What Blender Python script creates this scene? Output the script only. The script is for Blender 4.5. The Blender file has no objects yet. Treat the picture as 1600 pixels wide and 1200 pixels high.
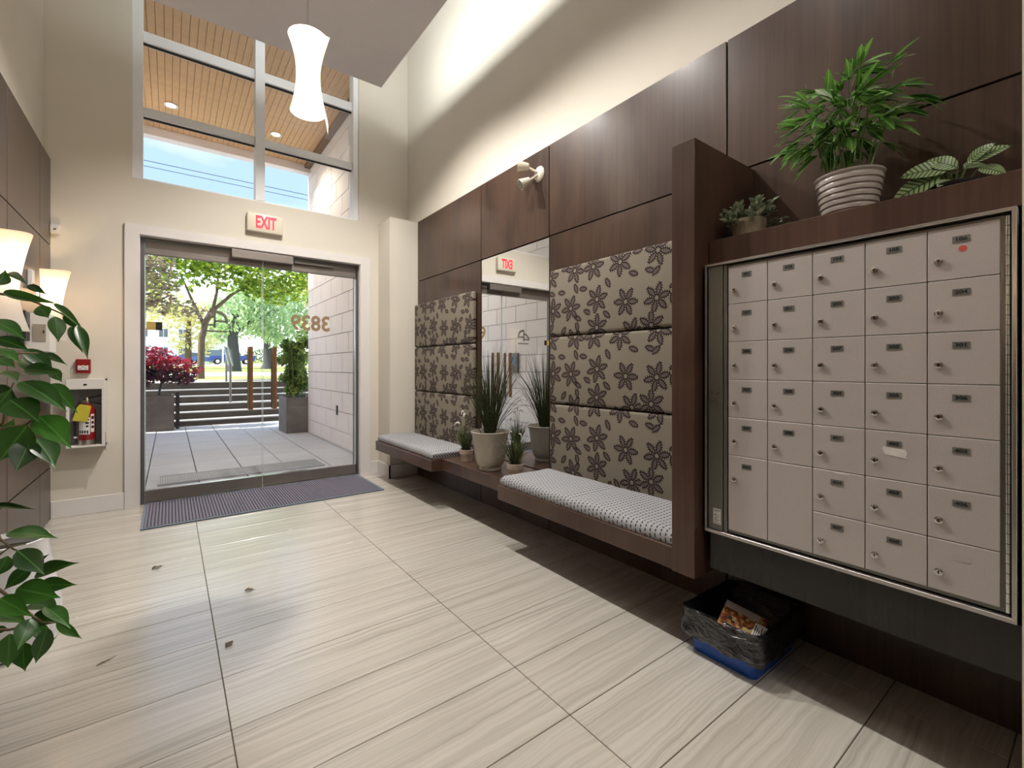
import bpy, bmesh, math, random
from mathutils import Vector, Matrix, noise as mnoise

PI = math.pi
random.seed(7)
scene = bpy.context.scene
COL = scene.collection

# ------------------------------------------------------------------ camera, sky, sun, exposure
CAM_H, FOC, PCX, PCY, YAW = 1.165, 708.5, 797.0, 574.4, math.radians(36.864)
cam_data = bpy.data.cameras.new('camera')
cam = bpy.data.objects.new('camera', cam_data)
COL.objects.link(cam)
cam.location = (0, 0, CAM_H)
cam.rotation_euler = (PI / 2, 0, -YAW)
cam_data.sensor_width = 36.0
cam_data.lens = FOC / 1600 * 36.0
cam_data.shift_x = (800 - PCX) / 1600
cam_data.shift_y = -(600 - PCY) / 1600
cam_data.clip_start = 0.02
cam_data.clip_end = 400
scene.camera = cam

scene.view_settings.view_transform = 'Standard'
scene.view_settings.look = 'None'
scene.view_settings.gamma = 1.0
scene.view_settings.use_curve_mapping = False
scene.view_settings.exposure = 0.12

SKY_STRENGTH = 3.6
SUN_STRENGTH = 12.0
DOWN_W = 180.0
SCONCE_W = 5.5
COVE_W = 38.0
LOBBY_W = 20.0

world = bpy.data.worlds.new('sky')
scene.world = world
world.use_nodes = True
wt = world.node_tree
wt.nodes.clear()
wo = wt.nodes.new('ShaderNodeOutputWorld')
wb = wt.nodes.new('ShaderNodeBackground')
wb.inputs['Strength'].default_value = SKY_STRENGTH
wtc = wt.nodes.new('ShaderNodeTexCoord')
wsep = wt.nodes.new('ShaderNodeSeparateXYZ')
wt.links.new(wtc.outputs['Generated'], wsep.inputs[0])
wramp = wt.nodes.new('ShaderNodeValToRGB')
wramp.color_ramp.elements[0].position = 0.12
wramp.color_ramp.elements[0].color = (1.12, 1.22, 1.36, 1)
wramp.color_ramp.elements[1].position = 0.31
wramp.color_ramp.elements[1].color = (0.175, 0.25, 0.385, 1)
wt.links.new(wsep.outputs['Z'], wramp.inputs[0])
wmap = wt.nodes.new('ShaderNodeMapping')
wmap.inputs['Scale'].default_value = (1.5, 1.5, 4.0)
wt.links.new(wtc.outputs['Generated'], wmap.inputs[0])
wn = wt.nodes.new('ShaderNodeTexNoise')
wn.inputs['Scale'].default_value = 2.6
wn.inputs['Detail'].default_value = 6
wt.links.new(wmap.outputs[0], wn.inputs['Vector'])
wcr = wt.nodes.new('ShaderNodeValToRGB')
wcr.color_ramp.elements[0].position = 0.42
wcr.color_ramp.elements[0].color = (0, 0, 0, 1)
wcr.color_ramp.elements[1].position = 0.72
wcr.color_ramp.elements[1].color = (0.85, 0.85, 0.85, 1)
wt.links.new(wn.outputs[0], wcr.inputs[0])
wmix = wt.nodes.new('ShaderNodeMix')
wmix.data_type = 'RGBA'
wmix.inputs[7].default_value = (0.42, 0.40, 0.38, 1)
wt.links.new(wcr.outputs[0], wmix.inputs[0])
wt.links.new(wramp.outputs[0], wmix.inputs[6])
wt.links.new(wmix.outputs[2], wb.inputs['Color'])
wt.links.new(wb.outputs[0], wo.inputs[0])

sun_data = bpy.data.lights.new('sun', 'SUN')
sun_data.energy = SUN_STRENGTH
sun_data.angle = math.radians(0.6)
sun_data.color = (1.0, 0.93, 0.80)
sun = bpy.data.objects.new('sun', sun_data)
COL.objects.link(sun)
sun.rotation_euler = Vector((0.70, -0.10, -0.62)).to_track_quat('-Z', 'Y').to_euler()


def area_light(name, loc, direction, sx, sy, power, color, xdir=(1, 0, 0)):
    d = bpy.data.lights.new(name, 'AREA')
    d.shape = 'RECTANGLE'
    d.size, d.size_y = sx, sy
    d.energy = power
    d.color = color
    o = bpy.data.objects.new(name, d)
    COL.objects.link(o)
    z = -Vector(direction).normalized()
    x = Vector(xdir)
    x = (x - z * x.dot(z)).normalized()
    o.matrix_world = Matrix.Translation(loc) @ Matrix((x, z.cross(x), z)).transposed().to_4x4()
    return o


def point_light(name, loc, power, color, radius=0.03):
    d = bpy.data.lights.new(name, 'POINT')
    d.energy = power
    d.color = color
    d.shadow_soft_size = radius
    o = bpy.data.objects.new(name, d)
    COL.objects.link(o)
    o.location = loc
    return o


def spot_light(name, loc, power, color, angle, radius=0.05):
    d = bpy.data.lights.new(name, 'SPOT')
    d.energy = power
    d.color = color
    d.spot_size = math.radians(angle)
    d.spot_blend = 0.5
    d.shadow_soft_size = radius
    o = bpy.data.objects.new(name, d)
    COL.objects.link(o)
    o.location = loc
    return o


# room lights that belong to no single built lamp: cove strips above the dropped ceiling, an unseen lobby fill light behind the camera
SOFFIT_Z0, SOFFIT_Z1, SOFFIT_X, SOFFIT_Y = 3.87, 3.95, 1.634, 4.254
area_light('cove_strip_side', (1.52, 2.15, SOFFIT_Z1 + 0.035), (0.85, 0, 0.5), 4.1, 0.05, COVE_W, (0.95, 1.0, 0.97), (0, 1, 0))
area_light('cove_strip_end', (0.75, SOFFIT_Y - 0.16, SOFFIT_Z1 + 0.04), (0, 0.6, 0.8), 1.5, 0.2, 7.0, (0.95, 1.0, 0.97))
area_light('lobby_fill', (0.7, -1.6, 3.8), (0, 0.25, -1), 1.2, 0.6, LOBBY_W, (1.0, 0.94, 0.86))


# ------------------------------------------------------------------ node helpers
class G:
    """small wrapper for building a node tree"""
    def __init__(s, name):
        s.mat = bpy.data.materials.new(name)
        s.mat.use_nodes = True
        s.nt = s.mat.node_tree
        s.b = next(n for n in s.nt.nodes if n.type == 'BSDF_PRINCIPLED')
        s.out = next(n for n in s.nt.nodes if n.type == 'OUTPUT_MATERIAL')

    def node(s, t, **kw):
        n = s.nt.nodes.new(t)
        for k, v in kw.items():
            setattr(n, k, v)
        return n

    def link(s, a, b):
        s.nt.links.new(a, b)

    def put(s, sock, v):
        if hasattr(v, 'is_output'):
            s.link(v, sock)
        elif v is not None:
            sock.default_value = v

    def m(s, op, a, b=None, c=None):
        n = s.node('ShaderNodeMath', operation=op)
        for i, v in enumerate((a, b, c)):
            if v is not None:
                s.put(n.inputs[i], v)
        return n.outputs[0]

    def mix(s, fac, a, b):
        n = s.node('ShaderNodeMix', data_type='RGBA')
        s.put(n.inputs[0], fac)
        for i, v in ((6, a), (7, b)):
            if isinstance(v, tuple):
                v = (*v, 1) if len(v) == 3 else v
            s.put(n.inputs[i], v)
        return n.outputs[2]

    def coord(s, kind='Object'):
        n = s.node('ShaderNodeTexCoord')
        return n.outputs[kind]

    def pos(s):
        return s.node('ShaderNodeNewGeometry').outputs['Position']

    def rand(s):
        return s.node('ShaderNodeObjectInfo').outputs['Random']

    def sep(s, v):
        n = s.node('ShaderNodeSeparateXYZ')
        s.link(v, n.inputs[0])
        return n.outputs

    def comb(s, x, y, z):
        n = s.node('ShaderNodeCombineXYZ')
        for i, v in enumerate((x, y, z)):
            s.put(n.inputs[i], v)
        return n.outputs[0]

    def noise(s, vec, scale=5.0, detail=3.0, rough=0.5, dist=0.0):
        n = s.node('ShaderNodeTexNoise')
        s.link(vec, n.inputs['Vector'])
        n.inputs['Scale'].default_value = scale
        n.inputs['Detail'].default_value = detail
        n.inputs['Roughness'].default_value = rough
        n.inputs['Distortion'].default_value = dist
        return n.outputs[0]

    def ramp(s, fac, stops):
        n = s.node('ShaderNodeValToRGB')
        els = n.color_ramp.elements
        while len(els) < len(stops):
            els.new(0.5)
        for e, (p, c) in zip(els, stops):
            e.position = p
            e.color = (*c, 1) if len(c) == 3 else c
        s.link(fac, n.inputs[0])
        return n.outputs[0]

    def scale(s, vec, sx, sy, sz):
        n = s.node('ShaderNodeMapping')
        n.inputs['Scale'].default_value = (sx, sy, sz)
        s.link(vec, n.inputs[0])
        return n.outputs[0]

    def bump(s, h, strength=0.2, dist=0.01):
        n = s.node('ShaderNodeBump')
        n.inputs['Strength'].default_value = strength
        n.inputs['Distance'].default_value = dist
        s.link(h, n.inputs['Height'])
        s.link(n.outputs[0], s.b.inputs['Normal'])

    def set(s, color=None, rough=None, metal=None, spec=None, coat=None, emit=None, emit_s=None):
        if color is not None:
            s.put(s.b.inputs['Base Color'], (*color, 1) if isinstance(color, tuple) and len(color) == 3 else color)
        for k, v in (('Roughness', rough), ('Metallic', metal), ('Specular IOR Level', spec), ('Coat Weight', coat), ('Emission Strength', emit_s)):
            if v is not None:
                s.put(s.b.inputs[k], v)
        if emit is not None:
            s.b.inputs['Emission Color'].default_value = (*emit, 1)
        return s


def plain(name, color, rough=0.5, metal=0.0, var=0.06, vscale=8.0, spec=None, bump=0.0):
    """a colour with a faint mottling"""
    g = G(name)
    n = g.noise(g.coord('Object'), vscale, 4)
    c2 = tuple(max(0, x * (1 - var * 2)) for x in color)
    c1 = tuple(min(1, x * (1 + var)) for x in color)
    g.set(g.mix(n, c2, c1), rough, metal, spec)
    if bump:
        g.bump(n, bump, 0.004)
    return g.mat


M = {}
M['paint'] = plain('cream_wall_paint', (0.68, 0.635, 0.55), 0.7, var=0.02, vscale=3)
M['paint_white'] = plain('off_white_trim_paint', (0.73, 0.70, 0.68), 0.45, var=0.02)
M['soffit'] = plain('grey_ceiling_paint', (0.64, 0.61, 0.63), 0.8, var=0.02)
M['black'] = plain('black_shadow_gap', (0.012, 0.011, 0.011), 0.8)
M['black_plastic'] = plain('black_plastic', (0.02, 0.02, 0.022), 0.4)
M['chrome'] = plain('chrome', (0.75, 0.73, 0.70), 0.22, 1.0, var=0.02)
M['brushed'] = plain('brushed_aluminium', (0.50, 0.47, 0.44), 0.38, 1.0, var=0.05, vscale=30)
M['steel_dark'] = plain('dark_bronze_metal', (0.17, 0.16, 0.155), 0.4, 0.8)
M['white_plastic'] = plain('white_plastic', (0.75, 0.72, 0.68), 0.4, var=0.02)
M['ivory_plastic'] = plain('ivory_plastic', (0.70, 0.64, 0.52), 0.35, var=0.02)
M['window_white'] = plain('white_window_paint', (0.84, 0.85, 0.87), 0.35, var=0.02)
M['red'] = plain('red_enamel', (0.26, 0.010, 0.014), 0.3)
M['yellow'] = plain('yellow_card', (0.56, 0.49, 0.04), 0.6)
M['paper'] = plain('white_paper', (0.75, 0.74, 0.72), 0.7, var=0.03)
M['terracotta'] = plain('pale_clay', (0.50, 0.40, 0.32), 0.6)
M['soil'] = plain('dark_soil', (0.025, 0.018, 0.012), 0.9, var=0.3, vscale=60)
M['blue'] = plain('blue_plastic', (0.004, 0.085, 0.46), 0.35)
M['bark'] = plain('tree_bark', (0.12, 0.085, 0.06), 0.9, var=0.3, vscale=14, bump=0.5)
M['bark_dark'] = plain('dark_tree_bark', (0.05, 0.055, 0.06), 0.9, var=0.3, vscale=10, bump=0.5)
M['twig'] = plain('pale_twig', (0.22, 0.17, 0.10), 0.7)
M['stem'] = plain('green_stem', (0.10, 0.16, 0.04), 0.5)
M['concrete'] = plain('dark_stained_concrete', (0.13, 0.11, 0.10), 0.85, var=0.35, vscale=4, bump=0.2)
M['handle_wood'] = plain('brown_wood_pull', (0.20, 0.095, 0.045), 0.35, var=0.2, vscale=20)
M['brass'] = plain('pale_brass', (0.62, 0.48, 0.30), 0.3, 1.0)


def wood(name, c_dark, c_light, rough=0.3, coat=0.25):
    g = G(name)
    p = g.coord('Object')
    r = g.rand()
    off = g.node('ShaderNodeVectorMath', operation='ADD')
    g.link(p, off.inputs[0])
    g.link(g.comb(g.m('MULTIPLY', r, 7.0), g.m('MULTIPLY', r, 13.0), g.m('MULTIPLY', r, 3.0)), off.inputs[1])
    v = off.outputs[0]
    fine = g.noise(g.scale(v, 60, 60, 1.2), 1.0, 5, 0.6)
    cloud = g.noise(g.scale(v, 3, 3, 1.2), 1.0, 3, 0.5, 0.6)
    f = g.m('ADD', g.m('MULTIPLY', fine, 0.40), g.m('MULTIPLY', cloud, 0.85))
    f = g.m('SUBTRACT', f, 0.12)
    g.set(g.ramp(f, [(0.25, c_dark), (0.75, c_light)]), g.m('ADD', g.m('MULTIPLY', cloud, 0.10), rough), spec=0.28, coat=coat)
    g.b.inputs['Coat Roughness'].default_value = 0.15
    g.bump(fine, 0.04, 0.002)
    return g.mat


M['wood'] = wood('dark_walnut_veneer', (0.020, 0.0105, 0.0068), (0.082, 0.046, 0.030), 0.32, 0.35)
M['wood_bench'] = wood('walnut_bench_veneer', (0.032, 0.016, 0.011), (0.105, 0.056, 0.039), 0.32, 0.35)
M['wood_dark'] = wood('dark_brown_laminate', (0.009, 0.0075, 0.007), (0.020, 0.016, 0.014), 0.16, 0.25)

# glossy vein-cut stone tile
g = G('veined_stone_tile')
p = g.coord('Object')
r = g.rand()
off = g.node('ShaderNodeVectorMath', operation='ADD')
g.link(p, off.inputs[0])
g.link(g.comb(g.m('MULTIPLY', r, 17.0), g.m('MULTIPLY', r, 31.0), 0.0), off.inputs[1])
v = off.outputs[0]
xyz = g.sep(v)
warp = g.noise(g.scale(v, 5, 9, 1), 1.0, 3, 0.5)
warp2 = g.noise(g.scale(v, 1.6, 3, 1), 1.0, 2, 0.5)
yy = g.m('ADD', xyz[1], g.m('ADD', g.m('MULTIPLY', warp, 0.035), g.m('MULTIPLY', warp2, 0.05)))
vein = g.noise(g.comb(g.m('MULTIPLY', xyz[0], 0.8), g.m('MULTIPLY', yy, 62.0), 0.0), 1.0, 3, 0.62)
broad = g.noise(g.comb(g.m('MULTIPLY', xyz[0], 0.6), g.m('MULTIPLY', yy, 14.0), 3.0), 1.0, 2, 0.5)
f = g.m('ADD', g.m('MULTIPLY', vein, 0.65), g.m('MULTIPLY', broad, 0.35))
c = g.ramp(f, [(0.32, (0.33, 0.30, 0.255)), (0.43, (0.48, 0.45, 0.395)), (0.57, (0.60, 0.57, 0.515)), (0.8, (0.66, 0.63, 0.575))])
c = g.mix(g.m('MULTIPLY', g.m('ABSOLUTE', g.m('SUBTRACT', r, 0.5)), 0.7), c, (0.52, 0.485, 0.425))
rr = g.m('ADD', g.m('MULTIPLY', g.noise(g.scale(v, 2, 2, 2), 2.0, 4), 0.16), 0.16)
g.set(c, rr, spec=0.8, coat=0.35)
g.b.inputs['Coat Roughness'].default_value = 0.12
g.bump(vein, 0.03, 0.001)
M['tile'] = g.mat
M['grout'] = plain('brown_grout', (0.055, 0.04, 0.03), 0.9)
M['block_joint'] = plain('grey_block_joint', (0.20, 0.18, 0.18), 0.9)

# printed upholstery: six-petal flowers with toothed outlines, loose single leaves between
g = G('flower_print_upholstery')
xyz = g.sep(g.coord('Object'))
CELL = 1 / 0.215
px = g.m('MULTIPLY', xyz[1], CELL)
py = g.m('MULTIPLY', xyz[2], CELL)
pv = g.comb(px, py, 0.0)


def voro(vec, rnd, seedx=0.0):
    n = g.node('ShaderNodeTexVoronoi', voronoi_dimensions='2D', feature='F1')
    n.inputs['Randomness'].default_value = rnd
    n.inputs['Scale'].default_value = 1.0
    g.link(vec, n.inputs['Vector'])
    return n


def lens(x, y, x0, x1, w, line, teeth, depth):
    """(fill, outline) masks of a lens along x with a toothed border"""
    t = g.m('DIVIDE', g.m('SUBTRACT', x, x0), x1 - x0)
    t = g.m('MINIMUM', g.m('MAXIMUM', t, 0.0), 1.0)
    hw = g.m('MULTIPLY', g.m('SINE', g.m('MULTIPLY', t, PI)), w)
    d = g.m('SUBTRACT', g.m('ABSOLUTE', y), hw)
    inside_x = g.m('MULTIPLY', g.m('GREATER_THAN', x, x0), g.m('LESS_THAN', x, x1))
    spike = g.m('MULTIPLY', g.m('MAXIMUM', g.m('SINE', g.m('MULTIPLY', x, teeth)), 0.0), depth)
    fill = g.m('MULTIPLY', g.m('LESS_THAN', d, 0.0), inside_x)
    edge = g.m('MULTIPLY', g.m('LESS_THAN', g.m('ABSOLUTE', g.m('SUBTRACT', d, g.m('MULTIPLY', spike, 0.5))), g.m('ADD', line, g.m('MULTIPLY', spike, 0.5))), inside_x)
    return fill, edge


v1 = voro(pv, 0.45)
lp = g.node('ShaderNodeVectorMath', operation='SUBTRACT')
g.link(pv, lp.inputs[0])
g.link(v1.outputs['Position'], lp.inputs[1])
l3 = g.sep(lp.outputs[0])
rc = g.node('ShaderNodeSeparateColor')
g.link(v1.outputs['Color'], rc.inputs[0])
ang = g.m('ADD', g.m('ARCTAN2', l3[1], l3[0]), g.m('MULTIPLY', rc.outputs[0], 6.283))
ang = g.m('ADD', ang, 12.566)
phi = g.m('SUBTRACT', g.m('MODULO', ang, PI / 3), PI / 6)
rad = g.m('SQRT', g.m('ADD', g.m('MULTIPLY', l3[0], l3[0]), g.m('MULTIPLY', l3[1], l3[1])))
fx = g.m('MULTIPLY', rad, g.m('COSINE', phi))
fy = g.m('MULTIPLY', rad, g.m('SINE', phi))
fill1, edge1 = lens(fx, fy, 0.05, 0.405, 0.066, 0.0165, 100.0, 0.044)
pv2 = g.comb(g.m('ADD', g.m('MULTIPLY', px, 2.3), 3.7), g.m('ADD', g.m('MULTIPLY', py, 2.3), 1.3), 0.0)
v2 = voro(pv2, 0.7)
lq = g.node('ShaderNodeVectorMath', operation='SUBTRACT')
g.link(pv2, lq.inputs[0])
g.link(v2.outputs['Position'], lq.inputs[1])
q3 = g.sep(lq.outputs[0])
rc2 = g.node('ShaderNodeSeparateColor')
g.link(v2.outputs['Color'], rc2.inputs[0])
a2 = g.m('MULTIPLY', rc2.outputs[1], 6.283)
ca, sa = g.m('COSINE', a2), g.m('SINE', a2)
qx = g.m('ADD', g.m('MULTIPLY', q3[0], ca), g.m('MULTIPLY', q3[1], sa))
qy = g.m('SUBTRACT', g.m('MULTIPLY', q3[1], ca), g.m('MULTIPLY', q3[0], sa))
fill2, edge2 = lens(qx, qy, -0.37, 0.37, 0.135, 0.036, 48.0, 0.095)
c3 = g.sep(v2.outputs['Position'])
cv = g.comb(g.m('DIVIDE', g.m('SUBTRACT', c3[0], 3.7), 2.3), g.m('DIVIDE', g.m('SUBTRACT', c3[1], 1.3), 2.3), 0.0)
v3 = voro(cv, 0.45)
ok2 = g.m('GREATER_THAN', v3.outputs['Distance'], 0.43)
fill2 = g.m('MULTIPLY', fill2, ok2)
edge2 = g.m('MULTIPLY', edge2, ok2)
fill = g.m('MAXIMUM', fill1, fill2)
edge = g.m('MAXIMUM', edge1, edge2)
weave = g.noise(g.coord('Object'), 900.0, 2)
base = g.mix(weave, (0.175, 0.152, 0.118), (0.265, 0.235, 0.185))
c = g.mix(fill, base, (0.115, 0.088, 0.080))
c = g.mix(edge, c, (0.020, 0.012, 0.012))
g.set(c, 0.85, spec=0.2)
g.bump(weave, 0.15, 0.001)
M['flower'] = g.mat

# seat fabric: pale cloth with rows of dark dashes running front to back
g = G('dashed_seat_fabric')
xyz = g.sep(g.coord('Object'))
row = g.m('MULTIPLY', xyz[1], 1 / 0.026)
rowi = g.m('FLOOR', row)
rowf = g.m('ABSOLUTE', g.m('SUBTRACT', g.m('FRACT', row), 0.5))
along = g.m('ADD', g.m('ADD', xyz[0], g.m('MULTIPLY', xyz[2], 1.0)), g.m('MULTIPLY', g.m('FRACT', g.m('MULTIPLY', rowi, 0.37)), 0.02))
dash = g.m('LESS_THAN', g.m('FRACT', g.m('MULTIPLY', along, 1 / 0.024)), 0.66)
mark = g.m('MULTIPLY', g.m('LESS_THAN', rowf, 0.14), dash)
rib = g.m('LESS_THAN', g.m('ABSOLUTE', g.m('SUBTRACT', rowf, 0.36)), 0.05)
weave = g.noise(g.coord('Object'), 500.0, 2)
base = g.mix(weave, (0.30, 0.305, 0.32), (0.50, 0.51, 0.53))
c = g.mix(g.m('MULTIPLY', rib, 0.35), base, (0.25, 0.25, 0.26))
c = g.mix(mark, c, (0.06, 0.05, 0.055))
g.set(c, 0.9, spec=0.2)
g.bump(weave, 0.3, 0.002)
M['dash'] = g.mat

# clear glass (thin): transparent with a mirror sheen that follows the angle
g = G('clear_glass')
geo = g.node('ShaderNodeNewGeometry')
dt = g.node('ShaderNodeVectorMath', operation='DOT_PRODUCT')
g.link(geo.outputs['Normal'], dt.inputs[0])
g.link(geo.outputs['Incoming'], dt.inputs[1])
sheen = g.m('ADD', 0.035, g.m('MULTIPLY', g.m('POWER', g.m('SUBTRACT', 1.0, g.m('ABSOLUTE', dt.outputs['Value'])), 5.0), 0.96))
tr = g.node('ShaderNodeBsdfTransparent')
tr.inputs[0].default_value = (0.97, 0.985, 0.98, 1)
gl = g.node('ShaderNodeBsdfGlossy')
gl.inputs['Roughness'].default_value = 0.01
mx = g.node('ShaderNodeMixShader')
g.link(sheen, mx.inputs[0])
g.link(tr.outputs[0], mx.inputs[1])
g.link(gl.outputs[0], mx.inputs[2])
g.link(mx.outputs[0], g.out.inputs[0])
M['glass'] = g.mat

g = G('glass_edge')
g.set((0.55, 0.66, 0.68), 0.15)
M['glass_edge'] = g.mat

g = G('mirror_silver')
g.set((0.86, 0.88, 0.88), 0.015, 1.0)
M['mirror'] = g.mat

# opal glass lamp shade
g = G('opal_glass_shade')
df = g.node('ShaderNodeBsdfDiffuse')
df.inputs[0].default_value = (0.85, 0.80, 0.74, 1)
tl = g.node('ShaderNodeBsdfTranslucent')
tl.inputs[0].default_value = (0.95, 0.84, 0.70, 1)
mx = g.node('ShaderNodeMixShader')
mx.inputs[0].default_value = 0.5
g.link(df.outputs[0], mx.inputs[1])
g.link(tl.outputs[0], mx.inputs[2])
g.link(mx.outputs[0], g.out.inputs[0])
M['opal'] = g.mat

g = G('lamp_bulb')
g.set((1, 0.9, 0.75), 0.5, emit=(1.0, 0.82, 0.58), emit_s=12.0)
M['bulb'] = g.mat
g = G('red_lit_letters')
g.set((0.6, 0.02, 0.04), 0.4, emit=(1.0, 0.05, 0.10), emit_s=0.75)
M['exit_red'] = g.mat
g = G('soffit_lamp_disc')
g.set((1, 0.9, 0.75), 0.5, emit=(1.0, 0.80, 0.55), emit_s=9.0)
M['pot_disc'] = g.mat


def leaf_mat(name, dark, light, trans=0.3, rough=0.35, spec=0.4):
    g = G(name)
    r = g.rand()
    xyz = g.sep(g.coord('Object'))
    vein = g.m('LESS_THAN', g.m('ABSOLUTE', xyz[1]), 0.012)
    c = g.mix(r, dark, light)
    n = g.noise(g.coord('Object'), 6.0, 3)
    c = g.mix(g.m('MULTIPLY', n, 0.4), c, dark)
    c = g.mix(g.m('MULTIPLY', vein, 0.5), c, tuple(min(1, x * 1.8 + 0.03) for x in light))
    g.set(c, rough, spec=spec)
    tl = g.node('ShaderNodeBsdfTranslucent')
    g.link(c, tl.inputs[0])
    mx = g.node('ShaderNodeMixShader')
    mx.inputs[0].default_value = trans
    g.link(g.b.outputs[0], mx.inputs[1])
    g.link(tl.outputs[0], mx.inputs[2])
    g.link(mx.outputs[0], g.out.inputs[0])
    return g.mat


M['ficus'] = leaf_mat('ficus_leaf', (0.018, 0.062, 0.012), (0.055, 0.19, 0.022), 0.2, 0.3)
M['bamboo'] = leaf_mat('bamboo_leaf', (0.022, 0.085, 0.015), (0.22, 0.44, 0.09), 0.3)
M['bamboo_pale'] = leaf_mat('pale_variegated_leaf', (0.30, 0.40, 0.24), (0.55, 0.62, 0.45), 0.25)
M['succulent'] = leaf_mat('grey_green_leaf', (0.18, 0.24, 0.14), (0.58, 0.64, 0.47), 0.2)


def foliage_mat(name, cols, trans=0.45, cell=0.13):
    """mottled foliage of one joined mass: colour varies from leaf to leaf"""
    g = G(name)
    n = g.node('ShaderNodeTexWhiteNoise', noise_dimensions='3D')
    vs = g.node('ShaderNodeVectorMath', operation='SNAP')
    g.link(g.coord('Object'), vs.inputs[0])
    vs.inputs[1].default_value = (cell, cell, cell)
    g.link(vs.outputs[0], n.inputs['Vector'])
    big = g.noise(g.coord('Object'), 1.4, 2)
    f = g.m('ADD', g.m('MULTIPLY', n.outputs[0], 0.6), g.m('MULTIPLY', big, 0.4))
    k = len(cols)
    c = g.ramp(f, [(0.15 + 0.7 * i / (k - 1), cc) for i, cc in enumerate(cols)])
    g.set(c, 0.6, spec=0.2)
    tl = g.node('ShaderNodeBsdfTranslucent')
    g.link(c, tl.inputs[0])
    mx = g.node('ShaderNodeMixShader')
    mx.inputs[0].default_value = trans
    g.link(g.b.outputs[0], mx.inputs[1])
    g.link(tl.outputs[0], mx.inputs[2])
    g.link(mx.outputs[0], g.out.inputs[0])
    return g.mat


M['fol_green'] = foliage_mat('bright_maple_foliage', [(0.05, 0.10, 0.015), (0.20, 0.34, 0.03), (0.52, 0.58, 0.06)], 0.6)
M['fol_purple'] = foliage_mat('plum_tree_foliage', [(0.10, 0.075, 0.07), (0.32, 0.24, 0.21), (0.34, 0.42, 0.12)], 0.55)
M['fol_willow'] = foliage_mat('pale_willow_foliage', [(0.22, 0.36, 0.17), (0.46, 0.62, 0.36), (0.66, 0.76, 0.52)], 0.6)
M['fol_yellow'] = foliage_mat('yellow_autumn_foliage', [(0.55, 0.52, 0.22), (0.80, 0.74, 0.42), (0.88, 0.84, 0.60)], 0.6)
M['fol_red'] = foliage_mat('red_japanese_maple_foliage', [(0.07, 0.018, 0.05), (0.28, 0.018, 0.05), (0.66, 0.05, 0.085)], 0.5)
M['fol_bamboo'] = foliage_mat('outdoor_bamboo_foliage', [(0.05, 0.09, 0.03), (0.20, 0.34, 0.08), (0.50, 0.60, 0.18)], 0.5)
M['fol_hedge'] = foliage_mat('hedge_foliage', [(0.10, 0.17, 0.08), (0.22, 0.32, 0.13), (0.34, 0.42, 0.20)], 0.5)
M['blade'] = foliage_mat('grass_blades', [(0.016, 0.026, 0.010), (0.05, 0.065, 0.026), (0.11, 0.13, 0.06)], 0.2, 0.008)
M['blade_light'] = foliage_mat('light_grass_blades', [(0.03, 0.06, 0.015), (0.08, 0.13, 0.035), (0.30, 0.30, 0.16)], 0.25, 0.02)
M['plume'] = plain('cream_plume', (0.70, 0.66, 0.58), 0.9)

# striped calathea leaf
g = G('striped_prayer_plant_leaf')
xyz = g.sep(g.coord('Object'))
d = g.m('SUBTRACT', xyz[0], g.m('MULTIPLY', g.m('ABSOLUTE', xyz[1]), 0.7))
st = g.m('GREATER_THAN', g.m('SINE', g.m('MULTIPLY', d, 62.0)), 0.45)
rim = g.m('LESS_THAN', g.m('ABSOLUTE', xyz[1]), 0.015)
c = g.mix(st, (0.42, 0.55, 0.28), (0.05, 0.12, 0.035))
c = g.mix(rim, c, (0.05, 0.12, 0.03))
g.set(c, 0.35, spec=0.4)
M['calathea'] = g.mat

# ribbed ceramic etc.
M['ceramic'] = plain('warm_grey_ceramic', (0.50, 0.45, 0.42), 0.22, var=0.04)
M['ceramic_cream'] = plain('cream_glazed_pot', (0.36, 0.325, 0.27), 0.16, var=0.05)
M['ceramic_white'] = plain('white_glazed_pot', (0.80, 0.80, 0.82), 0.2, var=0.01)
M['stone_pot'] = plain('speckled_stone_pot', (0.42, 0.36, 0.26), 0.35, var=0.25, vscale=40)

# mailbox steel
g = G('speckled_mailbox_enamel')
n = g.noise(g.coord('Object'), 420.0, 2, 0.7)
n2 = g.noise(g.coord('Object'), 4.0, 2)
c = g.mix(n, (0.38, 0.345, 0.33), (0.62, 0.575, 0.555))
c = g.mix(g.m('MULTIPLY', n2, 0.25), c, (0.46, 0.43, 0.42))
g.set(c, 0.42, 0.15, spec=0.5)
g.bump(n, 0.05, 0.0005)
M['mail'] = g.mat
M['mail_frame'] = plain('grey_green_mailbox_metal', (0.20, 0.20, 0.175), 0.35, 0.6)
M['mail_alu'] = plain('pale_aluminium_angle', (0.55, 0.53, 0.50), 0.3, 0.9)
M['plate'] = plain('grey_number_plate', (0.15, 0.145, 0.13), 0.5)
M['ink'] = plain('black_ink', (0.008, 0.008, 0.008), 0.6)
M['brown_vinyl'] = plain('bronze_vinyl_lettering', (0.42, 0.27, 0.15), 0.5)
M['etch'] = plain('etched_grey_vinyl', (0.22, 0.21, 0.17), 0.5)

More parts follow.
